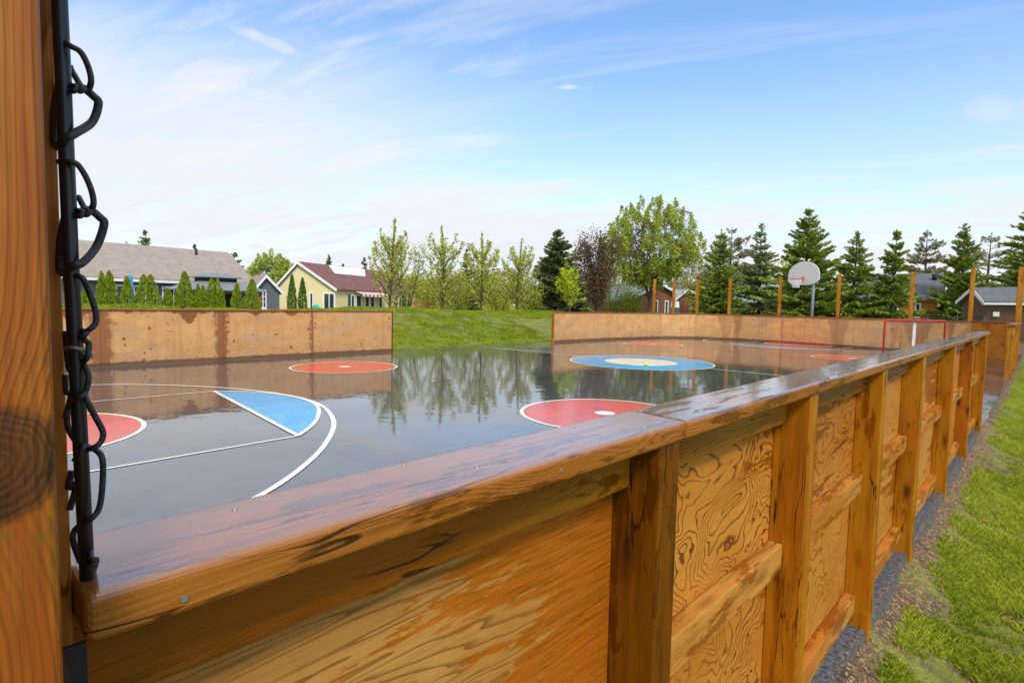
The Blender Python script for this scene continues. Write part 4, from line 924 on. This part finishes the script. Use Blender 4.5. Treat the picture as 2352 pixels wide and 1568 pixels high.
# black chain link fence on the right, behind the boards
bf = empty('garden_fence', gxy(1985, 30, -.1), 'low black chain link fence behind the far boards, left of the garage', 'fence')
fpts = [gxy(x, D_, 0) for x, D_ in ((1985, 31), (2064, 29.5), (2097, 28.8), (2132, 28), (2200, 27), (2262, 26))]
V, F = [], []
for i, p in enumerate(fpts):
    tube('post', [(p.x, p.y, -.2), (p.x, p.y, 1.42)], .045, M['grime'], bf)
for i in range(len(fpts)-1):
    a, b_ = fpts[i], fpts[i+1]; tube_pts(V, F, [a+ZD*1.3, b_+ZD*1.3], .022, 6); L = (b_-a).length; n = int(L/.12)
    for k_ in range(n):
        t0 = k_/n
        for sg in (0, 1):
            p0 = a.lerp(b_, t0); p1 = a.lerp(b_, min(1, t0+1.2/L)); tube_pts(V, F, [p0+ZD*(1.28 if sg else .1), p1+ZD*(.1 if sg else 1.28)], .003, 3, False)
link('fence_mesh', mesh('fence_mesh', V, F), M['grime'], bf)
# ------------------------------------------------------------------ trees
def leafquads(P, size, N=None, up=0.0, jitter=.3, asp=1.0):
    """random quads round points P (n,3)"""
    n = len(P); sz = size*(1+jitter*rng.uniform(-1, 1, n))[:, None]
    a = rng.normal(size=(n, 3)); a /= np.linalg.norm(a, axis=1)[:, None]
    b_ = rng.normal(size=(n, 3)); b_[:, 2] += up; b_ -= a*(a*b_).sum(1)[:, None]; b_ /= np.linalg.norm(b_, axis=1)[:, None]
    a = a*sz*.5; b_ = b_*sz*.5*asp
    V = np.stack([P-b_, P+a*.8, P+b_, P-a*.8], 1).reshape(-1, 3)
    return V, np.arange(4*n).reshape(n, 4)
def branch(V, F, p, d, L, r, n=5, wob=.15, upb=.1, seg=5):
    pts = [Vector(p)]; d = Vector(d).normalized()
    for i in range(n):
        d = (d+Vector((random.gauss(0, wob), random.gauss(0, wob), random.gauss(0, wob*.6)+upb))).normalized(); pts.append(pts[-1]+d*(L/n))
    rad = [r*(1-.8*i/n) for i in range(n+1)]; tube_pts(V, F, pts, rad, seg, False); return pts, d
def decid(name, px_, D_, zt, zb_, crown_w, mat, label, group, style='vase', leaf=.10, nleaf=5000, cat='tree', stems=5, low=.18, clump=.26, zexact=None):
    g = gxy(px_, D_); z0 = zb_; H = zt-z0
    root = empty(name, (g.x, g.y, z0), label, cat, group); V, F = [], []; tips = []
    base = Vector((g.x, g.y, z0)); tr = .012*H+.02
    if style == 'young':      # upright leader with steep limbs
        pts, d = branch(V, F, base, (0, 0, 1), H*.98, tr, 12, .025, .1, 7)
        for j in range(5, 12):
            for t_ in (0, .33, .66): tips += [(pts[j].lerp(pts[j+1], t_), .10)]*3
        nl = 30
        for k_ in range(nl):
            f_ = low+(.70-low)*(k_/nl)**.9; i = int(f_*12); p = pts[i].lerp(pts[i+1], f_*12-i); a = k_*2.4+random.uniform(-.3, .3)
            L = H*random.uniform(.30, .44)*(1.05-f_*.75); sp = crown_w*.5*random.uniform(.55, 1.0)*(1.1-f_*.75)
            tgt = p+Vector((math.cos(a)*sp, math.sin(a)*sp, L)); Q = []
            for i in range(8):
                t_ = i/7; q = p.lerp(tgt, t_); o_ = (1-(1-t_)**1.9)-t_; Q.append(q+Vector((math.cos(a)*sp*o_, math.sin(a)*sp*o_, 0))+Vector([random.gauss(0, .02) for _ in range(3)]))
            tube_pts(V, F, Q, [tr*.4*(1-.85*i/7)*(1-f_*.5) for i in range(8)], 4, False)
            for i in range(1, 8): tips += [(Q[i], .13 if i < 5 else .10)]*2
            tips += [(Q[7], .09)]*2
            for _ in range(3):
                j = random.randint(1, 5); q2, _ = branch(V, F, Q[j], (random.gauss(0, .7), random.gauss(0, .7), .9), L*.3, tr*.1, 3, .12, .1, 3); tips += [(x_, .11) for x_ in q2]
    elif style == 'round':
        pts, d = branch(V, F, base, (0, 0, 1), H*.34, tr*1.3, 4, .04, .0, 9)
        c = base+ZD*(H*.575); R = Vector((crown_w/2, crown_w/2, H*.425)); ncl = stems*85; mains = []
        for k_ in range(11):
            a = k_*2.39996; tgt = c+Vector((R.x*.72*math.cos(a)*(.3+.7*((k_*.37) % 1)), R.y*.72*math.sin(a)*(.3+.7*((k_*.37) % 1)), R.z*(.1+.7*((k_*.61) % 1)))); st = pts[random.randint(2, 4)]; Q = []
            for i in range(8):
                t_ = i/7; Q.append(st.lerp(tgt, t_)+Vector((random.gauss(0, .05), random.gauss(0, .05), -.25*R.z*t_*(1-t_))))
            tube_pts(V, F, Q, [tr*.5*(1-.8*i/7) for i in range(8)], 5, False); mains += Q[2:]
        for k_ in range(ncl):
            u3 = Vector([random.gauss(0, 1) for _ in range(3)]).normalized(); rr = random.uniform(.25, 1.0)**.45
            if u3.z < -.55: rr *= .75
            tgt = c+Vector((R.x*u3.x, R.y*u3.y, R.z*u3.z))*rr*random.uniform(.95, 1.03)
            m0 = min((mains[random.randrange(len(mains))] for _ in range(9)), key=lambda q: (q-tgt).length+(.6 if q.z > tgt.z else 0))
            tube_pts(V, F, [m0, m0.lerp(tgt, .5)+Vector((0, 0, -.12)), tgt+ZD*.2], [.03, .018, .006], 3, False)
            for i in range(4): tips.append((tgt+ZD*(.18*(i-1)), clump*(.75-.14*i)))
    else:                     # vase of several stems
        for k_ in range(stems):
            a = 2*PI*k_/stems+random.uniform(-.3, .3); sp = crown_w*.32
            q, _ = branch(V, F, base, (math.cos(a)*sp, math.sin(a)*sp, H*.8), H*random.uniform(.8, .98), tr*.7, 8, .07, .05, 5)
            for p in q[2:]:
                for _ in range(3):
                    aa = random.uniform(0, 2*PI); q2, _ = branch(V, F, p, (math.cos(aa), math.sin(aa), .5), crown_w*random.uniform(.12, .28), tr*.15, 3, .15, .12, 3); tips += [(x_, clump) for x_ in q2]
    link('trunk', mesh('trunk', V, F), M['bark'], root)
    P = np.array([t_[0][:] for t_ in tips]); Rr = np.array([t_[1] for t_ in tips]); idx = rng.integers(0, len(P), nleaf)
    C_ = P[idx]+rng.normal(size=(nleaf, 3))*Rr[idx][:, None]*.6
    C_ = C_[C_[:, 2] > z0+H*low*.6]
    V2, F2 = leafquads(C_, leaf); link('crown', fast_mesh('crown', V2, F2), mat, root); return root
def conifer(name, px_, D_, zt, zb_, wd, mat, label, group, dens=1.0, droop=.0, kind='spruce', lowf=.03, cat='tree', leaf=.12, gap=0.0):
    g = gxy(px_, D_); H = zt-zb_; root = empty(name, (g.x, g.y, zb_), label, cat, group); V, F = [], []
    lean = random.uniform(-.02, .02)
    tube_pts(V, F, [(g.x, g.y, zb_), (g.x+lean*H*.5, g.y, zb_+H*.5), (g.x+lean*H, g.y, zt-.1)], [.022*H, .013*H, .01], 7, False)
    PL = []; nlev = int((25 if kind == 'spruce' else 15)*dens**.5*max(.8, H/8))
    for i in range(nlev):
        f_ = lowf+(1-lowf)*(i+random.uniform(-.8, .8))/nlev; f_ = min(max(f_, lowf), .985)
        z = zb_+H*f_
        if kind == 'spruce': R0 = wd/2*(1-f_)**.85*(1.0 if f_ > .12 else .85)+.05
        elif kind == 'broad': R0 = wd/2*min(1, 1.35*(1-f_)**.6)*(.75+.25*math.sin(f_*9))+.1
        else: R0 = wd/2*(.45+.55*math.sin(PI*min(1, f_*1.02))**.7)*(1 if f_ < .8 else (1-f_)*5+.12)
        nb = random.randint(8, 12)
        for k_ in range(nb):
            if random.random() < gap: continue
            z = zb_+H*min(.99, f_+random.uniform(-.02, .02)); a = random.uniform(0, 2*PI); R_ = R0*random.uniform(.5, 1.28)
            rise = (-.10+.55*f_ if kind == 'spruce' else .18+.25*f_)-droop
            e = Vector((g.x+lean*H*f_+R_*math.cos(a), g.y+R_*math.sin(a), z+R_*rise)); s = Vector((g.x+lean*H*f_, g.y, z))
            mid = s.lerp(e, .55)-ZD*(.06*R_)
            tube_pts(V, F, [s, mid, e], [.012+.008*R_, .008+.004*R_, .004], 3, False)
            n = int(max(7, R_*40*dens)); t_ = rng.uniform(.05 if kind != 'pine' else .4, 1.0, n)**.75
            pts = np.array(s)[None]*((1-t_)**2)[:, None]+2*np.array(mid)[None]*(t_*(1-t_))[:, None]+np.array(e)[None]*(t_**2)[:, None]
            side_ = np.array([-math.sin(a), math.cos(a), 0]); sw = rng.uniform(-1, 1, n)*(1.1-t_)*R_*.42+rng.normal(size=n)*.04
            pts = pts+side_[None]*sw[:, None]; pts[:, 2] += -np.abs(sw)*.25+rng.normal(size=n)*(.03 if kind == 'spruce' else .07)
            PL.append(pts)
    n = int(14*dens); t_ = rng.uniform(.93, 1.0, n); PL.append(np.stack([g.x+lean*H*t_+rng.normal(size=n)*.02, g.y+rng.normal(size=n)*.02, zb_+H*t_], -1))
    link('trunk', mesh('trunk', V, F), M['bark'], root)
    P = np.concatenate(PL); n = len(P)
    # needle sprays: quads mostly flat, elongated outward
    o = P-np.array([g.x, g.y, 0]); o[:, 2] = 0; o /= np.linalg.norm(o, axis=1)[:, None]+1e-6
    o[:, 2] = rng.uniform(-.1, .55, n); o += rng.normal(size=(n, 3))*.35; o /= np.linalg.norm(o, axis=1)[:, None]
    s_ = rng.normal(size=(n, 3)); s_ -= o*(s_*o).sum(1)[:, None]; s_ /= np.linalg.norm(s_, axis=1)[:, None]
    sz = (leaf*(1+.35*rng.uniform(-1, 1, n))*(1.1-.62*np.clip((P[:, 2]-zb_)/H, 0, 1)))[:, None]
    Vv = np.stack([P-o*sz*.9, P+s_*sz*.5, P+o*sz*1.2, P-s_*sz*.5], 1).reshape(-1, 3)
    link('crown', fast_mesh('crown', Vv, np.arange(4*n).reshape(n, 4)), mat, root); return root
def zt(x, y, D_): return at(x, y, D_).z
gyb = 'young maples on the grass bank'
for px_, ty, D_, cw, lab in ((895, 496, 33, 3.1, 'tallest young maple on the bank, right beside the yellow bungalow'), (1015, 514, 35, 3.3, 'young maple on the bank, second from the yellow bungalow'), (1104, 530, 34, 2.9, 'young maple on the bank, third from the yellow bungalow'), (1187, 544, 38, 3.0, 'young maple on the bank, last before the dark broad pine')):
    g = gxy(px_, D_); zb2 = max(float(hgt(g.x, g.y)), .3)
    decid('maple_tree', px_, D_, zt(px_, ty, D_), zb2, cw*1.12, M['maple'], lab, gyb, 'young', .105, 4200, low=.06)
decid('maple_tree', 934, 37.5, zt(934, 556, 37.5), .2, 3.2, M['hedgey'], 'bushy yellow green maple just behind the tallest young maple', None, 'vase', .11, 2300, stems=6, clump=.3)
gsc = 'scrubby saplings along the bank'
for px_, ty, D_, cw, lab in ((985, 640, 42, 3.4, 'low green sapling behind the gap between first and second young maple'), (1060, 634, 43, 3.4, 'low green sapling behind the gap between second and third young maple'), (1146, 636, 43, 3.4, 'low green sapling behind the gap between third and fourth young maple'), (1215, 648, 42, 3.0, 'low green sapling left of the dark broad pine'), (1600, 630, 52, 5.0, 'green sapling right of the big round maple'), (1452, 668, 48, 2.6, 'small green sapling in front of the red brown cottage'), (1410, 640, 50, 4.4, 'green sapling left of the big round maple')):
    decid('sapling', px_, D_, zt(px_, ty, D_), .3, cw, M['hedgey'], lab, gsc, 'vase', .12, 1700, stems=6, clump=.4, low=.04)
decid('maple_tree', 1491, 46, zt(1491, 462, 46), .55, 8.7, M['bigmaple'], 'big round maple in fresh leaf, largest tree of the view', None, 'round', .14, 40000, stems=6, clump=.30, low=.1)
decid('maple_tree', 622, 56, zt(622, 583, 56), .0, 5.0, M['bigmaple'], 'round bright green tree between the two left houses', None, 'round', .2, 9000, stems=2, clump=.45)
decid('small_tree', 1309, 33, zt(1309, 597, 33), .7, 1.9, M['lime'], 'small acid yellow green tree in front of the dark broad pine', None, 'young', .085, 2600)
decid('plum_tree', 1372, 38, zt(1372, 545, 38), .6, 2.9, M['purple'], 'dark purple brown vase shaped tree left of the big round maple', None, 'vase', .11, 9500, stems=7, clump=.36, low=.25)
conifer('pine_tree', 1280, 44, zt(1280, 528, 44), .3, 5.8, M['pine'], 'dark broad pine standing behind the acid green small tree', None, 2.2, kind='spruce', leaf=.19)
sp = 'spruces behind the far boards'
for px_, ty, D_, wd, mt, lab in ((1652, 528, 35, 3.3, 'spruce', 'brownish green spruce, first to the right of the big round maple'), (1744, 515, 36, 3.6, 'spruceblue', 'bluish spruce with a pale tip, second to the right of the big round maple'), (1847, 480, 31, 4.3, 'spruce', 'tallest spruce, rising straight behind the basketball backboard'), (1958, 532, 30, 3.1, 'spruce', 'spruce just right of the basketball hoop'), (2046, 528, 29, 2.5, 'spruce', 'spruce in front of the orange log cottage'), (2208, 514, 38, 3.6, 'spruce', 'spruce rising between the orange log cottage and the brown garage'), (2372, 462, 37, 6.0, 'spruce', 'big spruce cut by the right edge of the view')):
    conifer('spruce_tree', px_, D_, zt(px_, ty, D_), -.05, wd*random.uniform(1.15, 1.32), M[mt], lab, sp, random.uniform(1.6, 2.1), gap=random.uniform(.0, .12), droop=random.uniform(-.15, .08))
conifer('pine_tree', 1673, 52, zt(1673, 524, 52), .0, 4.2, M['pale'], 'pale ragged pine rising behind the brownish spruce', None, .9, kind='pine', gap=.15, leaf=.18)
conifer('pine_tree', 2122, 60, zt(2122, 530, 60), .0, 3.4, M['pale'], 'pale brown bare looking pine behind the slate roofed cottage', None, .9, kind='pine', gap=.1, leaf=.2, lowf=.25)
conifer('pine_tree', 2262, 48, zt(2262, 535, 48), .0, 4.6, M['pale'], 'pale ragged pine behind the spruce by the garage', None, .8, kind='pine', gap=.2, leaf=.18)
conifer('spruce_tree', 2318, 46, zt(2318, 585, 46), .0, 4.6, M['spruceblue'], 'spruce behind the brown garage roof', None, 1.0, gap=.05)
bk = 'distant treetops above the roofs'
for px_, ty, D_, wd, lab in ((337, 527, 62, 4.4, 'distant spruce top poking over the left part of the charcoal house roof'), (293, 556, 66, 2.6, 'tiny distant spruce top, leftmost above the charcoal house roof'), (449, 560, 66, 2.6, 'tiny distant spruce top over the middle of the charcoal house roof'), (541, 577, 60, 4.2, 'distant spruce at the right end of the charcoal house roof'), (755, 585, 85, 3.0, 'distant pine top over the white roof panel of the yellow bungalow'), (788, 604, 90, 2.0, 'smallest distant pine top over the yellow bungalow roof'), (838, 588, 85, 3.6, 'distant pine top left of the tallest young maple'), (1068, 573, 70, 3.6, 'distant pine top between the second and third young maple')):
    conifer('pine_tree', px_, D_, zt(px_, ty, D_), .0, wd, M['pine'] if px_ > 700 else M['spruceblue'], lab, bk, .8, leaf=.22, kind='spruce')
gg = 'pale spring trees in the background'
labs = ['behind the yellow bungalow', 'behind the first young maple gap', 'behind the second young maple', 'behind the third young maple', 'behind the fourth young maple', 'behind the plum tree', 'left behind the big round maple', 'right behind the big round maple', 'behind the brownish spruce', 'between the two spruces left of the hoop', 'left behind the tallest spruce', 'right behind the tallest spruce', 'behind the spruce right of the hoop']
for (px_, ty, D_, cw, mt), lb in zip(((900, 640, 75, 9, 'hedgey'), (975, 632, 72, 9, 'hedgey'), (1060, 624, 76, 10, 'pale'), (1130, 622, 70, 9, 'hedgey'), (1200, 612, 74, 10, 'pale'), (1362, 560, 66, 8, 'pale'), (1425, 600, 70, 10, 'hedgey'), (1590, 588, 66, 8, 'pale'), (1640, 600, 70, 9, 'pale'), (1700, 612, 70, 10, 'hedgey'), (1790, 600, 70, 9, 'hedgey'), (1900, 620, 62, 9, 'hedgey'), (2000, 630, 64, 8, 'hedgey')), labs):
    decid('background_tree', px_, D_, zt(px_, ty, D_), .0, cw, M[mt], ('pale grey brown spring tree ' if mt == 'pale' else 'soft green spring tree ')+lb, gg, 'round', .26, 3600, stems=1, clump=.8, low=.05)
wood = empty('wood_root', (0, 0, 0)); bpy.data.objects.remove(wood)
# far wood closing the horizon: one mass
PL = []
for k_ in range(150):
    px_ = random.uniform(-300, 2700); D_ = random.uniform(95, 130); g = gxy(px_, D_); h_ = random.uniform(4.0, 6.4) if 850 < px_ else random.uniform(1.5, 3.0)
    n = 260; a = rng.uniform(0, 2*PI, n); r_ = rng.uniform(0, 1, n)**.5*4.5; z = rng.uniform(0, 1, n)
    PL.append(np.stack([g.x+r_*np.cos(a)*(1.1-z*.7), g.y+r_*np.sin(a)*(1.1-z*.7), z*h_], -1))
Vw, Fw = leafquads(np.concatenate(PL), .75); fw = link('distant_wood', fast_mesh('distant_wood', Vw, Fw), M['hedgey']); tag(fw, 'hazy line of distant woodland closing the horizon', 'wood', kind='stuff')
# ------------------------------------------------------------------ cedars
def cedar(px_, top, base, wpx, D_, mat, label, group, peaks=1):
    H = (base-top)/FPX*D_*1.02; R = wpx/FPX*D_/2; g = gxy(px_, D_); zb2 = at(px_, base, D_).z-.06
    root = empty('cedar_shrub', (g.x, g.y, zb2), label, 'cedar', group)
    tube('stem', [(g.x, g.y, zb2-.05), (g.x, g.y, zb2+H*.8)], [.035, .01], M['bark'], root, 6)
    n = int(2600*max(.5, H*R)); z = rng.uniform(0, 1, n)**1.15; a = rng.uniform(0, 2*PI, n)
    rr = R*(1-z)**.62*(.95+.05*np.sin(z*20+a*2))*np.where(z < .12, .8+z*1.6, 1); rr = rr*(1+.10*np.sin(3*a+z*5)+.07*np.sin(7*a-9*z))
    u = rng.uniform(.72, 1.0, n); P = np.stack([g.x+rr*u*np.cos(a), g.y+rr*u*np.sin(a), zb2+H*z], -1)
    if peaks == 2: P[:, :2] += (np.array([RT.x, RT.y])*R*.35)[None]*np.where(rng.uniform(size=n) > .5, 1, -1)[:, None]*1.0
    if peaks == 3: P[:, 2] = np.minimum(P[:, 2]*1.0, zb2+H)
    o = np.stack([np.cos(a)*.35, np.sin(a)*.35, np.full(n, 1.0)], -1)+rng.normal(size=(n, 3))*.22; o /= np.linalg.norm(o, axis=1)[:, None]
    s_ = rng.normal(size=(n, 3)); s_ -= o*(s_*o).sum(1)[:, None]; s_ /= np.linalg.norm(s_, axis=1)[:, None]; sz = .045*(1+.4*rng.uniform(-1, 1, n))[:, None]
    Vv = np.stack([P-o*sz, P+s_*sz*.5, P+o*sz*1.4, P-s_*sz*.5], 1).reshape(-1, 3)
    link('foliage', fast_mesh('foliage', Vv, np.arange(4*n).reshape(n, 4)), mat, root)
gc_ = 'cedars in a row along the bank top'
ced = [(199, 655, 706, 24, 1, 'cedar at the left end of the row, half hidden by the black tension bar'), (235, 623, 704, 26, 1, 'slim cedar of the close pair, left one'), (253, 622, 703, 32, 1, 'wider cedar of the close pair, right one'), (293, 634, 701, 28, 1, 'cedar in front of the closed blue parasol'), (339, 630, 700, 38, 2, 'broad twin-tipped cedar before the white framed windows'), (386, 662, 698, 22, 1, 'smallest cedar, a knee high cone before the narrow window'), (425, 624, 700, 38, 1, 'fullest blunt topped cedar, left of the gazebo'), (455, 652, 700, 17, 1, 'slim cedar at the left side of the gazebo'), (467, 655, 700, 17, 1, 'slim cedar just right of the slim one at the gazebo side'), (493, 640, 702, 30, 2, 'feathery cedar in front of the middle of the gazebo'), (508, 660, 703, 18, 1, 'narrow cedar leaning on the feathery one before the gazebo'), (544, 650, 705, 24, 1, 'cedar in front of the right side of the gazebo'), (579, 640, 706, 34, 1, 'cedar in front of the left corner of the small shed')]
for px_, t0, b0, wp, pk, lab in ced: cedar(px_, t0, b0, wp*1.22, 21.5+(px_-199)*.012, M['cedar'], lab, gc_, pk)
cedar(671, 630, 706, 26, 30, M['cedardark'], 'dark tall cedar against the yellow gable, left and taller one', 'dark cedars by the yellow bungalow')
cedar(695, 638, 705, 25, 30, M['cedardark'], 'dark cedar against the yellow gable, right and lower one', 'dark cedars by the yellow bungalow')
# ------------------------------------------------------------------ grass, gravel, leaves
def blades(name, X, Y, Z, hh, wdt, mat, label):
    n = len(X); a = rng.uniform(0, 2*PI, n); ln = rng.uniform(.1, .9, n); hh = hh*rng.uniform(.5, 1.3, n)
    B = np.stack([X, Y, Z], -1); s_ = np.stack([np.cos(a), np.sin(a), 0*a], -1)*(wdt*rng.uniform(.6, 1.3, n))[:, None]
    b2_ = rng.uniform(0, 2*PI, n); l_ = np.stack([np.cos(b2_)*ln*hh, np.sin(b2_)*ln*hh, hh], -1)
    Vv = np.stack([B-s_*.5, B+s_*.5, B+s_*.3+l_*.55, B+l_+np.stack([np.cos(b2_)*hh*.2, np.sin(b2_)*hh*.2, -hh*.08], -1)], 1).reshape(-1, 3)
    o = link(name, fast_mesh(name, Vv, np.arange(4*n).reshape(n, 4)), mat); tag(o, label, 'grass', kind='stuff'); return o
_lat = rng.uniform(-1, 1, (256, 256))
def vn(x, y):
    xi = np.floor(x).astype(int); yi = np.floor(y).astype(int); fx_ = x-xi; fy_ = y-yi; fx_ = fx_*fx_*(3-2*fx_); fy_ = fy_*fy_*(3-2*fy_)
    g_ = lambda i, j: _lat[i % 256, j % 256]
    return (g_(xi, yi)*(1-fx_)+g_(xi+1, yi)*fx_)*(1-fy_)+(g_(xi, yi+1)*(1-fx_)+g_(xi+1, yi+1)*fx_)*fy_
def pn(x, y, s):
    return vn(x*s+31, y*s+17)+.5*vn(x*s*2.1+5, y*s*2.1+77)+.3*vn(x*s*4.3+9, y*s*4.3+3)
n = 330000; s = rng.uniform(0, 1, n)**1.7*26+1.2; X = CAM.x-.42+rng.uniform(0, 1, n)*(.35+s*.14); Y = CAM.y+s
keep = (pn(X, Y, 3.2)*.8+.5*pn(X, Y, 11)+(X-(CAM.x-.42))*1.9-.24+np.clip(s-6, 0, 10)*.10 > rng.uniform(-.1, .3, n)); X, Y = X[keep], Y[keep]
blades('lawn_grass', X, Y, hgt(X, Y)-.004, .040, .0044, M['grassblade'], 'patchy bright lawn grass at the right of the fence')
n = 9000; s = rng.uniform(0, 1, n)**1.4*9+1.3; X = CAM.x-.45+rng.uniform(0, .6, n); Y = CAM.y+s; kk = pn(X, Y, 9) > .25; X, Y = X[kk], Y[kk]
blades('weeds', X, Y, hgt(X, Y)-.004, .020, .003, M['grassblade'], 'thin short weeds coming up through the gravel by the fence')
n = 260000; X = rng.uniform(-17.5, -6.75, n); Y = rng.uniform(-14, 13, n)
k1 = (Y > yl-1.5) & (Y < yr+3) | (X < -12); k2 = .6*pn(X, Y, .5)+1.3*pn(X, Y, 1.9) > rng.uniform(-.7, .5, n); kk = k1 & k2; X, Y = X[kk], Y[kk]
blades('bank_grass', X, Y, hgt(X, Y)-.01, .10, .018, M['grassberm'], 'rough green grass on the bank behind the rink')
# gravel along the foot of the fence
n = 24000; s = rng.uniform(0, 1, n)**1.5*9+1.2; X = CAM.x-.53+np.abs(rng.normal(size=n)+.3)*.16; X = np.where((X < 7.262) & (rng.uniform(size=n) > .16), X+.11, X); Y = CAM.y+s; sz = rng.uniform(.0022, .008, n)*(1+s*.02)*np.where(rng.uniform(size=n) > .985, 2.0, 1)
u0 = rng.uniform(size=n); oc = np.array([[1, 0, 0], [-.5, .87, 0], [-.5, -.87, 0], [0, 0, .8]])
rot = rng.uniform(0, 2*PI, n); cr, sr = np.cos(rot)[:, None], np.sin(rot)[:, None]
vx = oc[None, :, 0]*cr-oc[None, :, 1]*sr; vy = oc[None, :, 0]*sr+oc[None, :, 1]*cr
Vg = np.stack([X[:, None]+vx*sz[:, None], Y[:, None]+vy*sz[:, None]*rng.uniform(.5, 1, n)[:, None], np.where(X < 7.262, .0005, hgt(X, Y)-.002)[:, None]+oc[None, :, 2]*sz[:, None]], -1).reshape(-1, 3)
b4 = np.arange(n)[:, None]*4; Fg = np.concatenate([b4+np.array([[0, 1, 3]]), b4+np.array([[1, 2, 3]]), b4+np.array([[2, 0, 3]])])
def gravm():
    m, t, b = new_mat('tan_gravel'); co = t.node('TexCoord').outputs['Object']; n_ = t.noise(co, 70, 2, .5)
    t.put(b.inputs['Base Color'], t.mix(t.ss(n_, .3, .7), (.09, .055, .028), (.42, .29, .15))); b.inputs['Roughness'].default_value = .6; return m
gv = link('gravel', fast_mesh('gravel', Vg, Fg), gravm()); tag(gv, 'tan gravel and wood crumbs scattered along the foot of the fence', 'gravel', kind='stuff')
lm = plain('dead_orange_leaf', (.50, .16, .04), .6, .3, 8)
lf = [(2165, 1372), (2260, 1530), (2205, 1330), (2215, 1500), (2100, 1170), (2315, 1225), (2230, 1398), (2085, 1440)]
wh = ['closest to the bottom edge of lawn', 'lowest', 'in mid lawn', 'low on lawn']
def onz(px_, py_, z):
    d = fwd + (px_-PW/2)/FPX*RT - (py_-PH/2)/FPX*UP; return CAM + d*((z-CAM.z)/d.z)
for (a, b_) in lf:
    p = onz(a, b_, -.17); r_ = random.uniform(.012, .02); an = random.uniform(0, PI); V = []
    for k_ in range(9):
        t_ = k_/8; V.append((-1+2*t_, .45*math.sin(PI*t_)**.8, .25*math.sin(PI*t_)))
    for k_ in range(1, 8):
        t_ = k_/8; V.append((1-2*t_, -.45*math.sin(PI*t_)**.8, .3*math.sin(PI*t_)))
    V = [(p.x+r_*(x*math.cos(an)-y*math.sin(an)), p.y+r_*(x*math.sin(an)+y*math.cos(an)), float(hgt(p.x, p.y))+.016+r_*z) for x, y, z in V]
    o = link('fallen_leaf', mesh('fallen_leaf', V, [tuple(range(len(V)))]), lm); tag(o, 'dead orange leaf lying on the lawn right of the fence', 'leaf', 'dead orange leaves on the lawn')
p = onz(2255, 1195, -.16); p2 = onz(2272, 1190, -.16); p2 = p+(p2-p).normalized()*.10
ws_ = beam('wood_scrap', (p.x, p.y, float(hgt(p.x, p.y))+.015), (p2.x, p2.y, float(hgt(p2.x, p2.y))+.02), ZD, .012, .018, M['rail2']); tag(ws_, 'thin pale wood offcut lying on the lawn right of the fence', 'wood scrap')
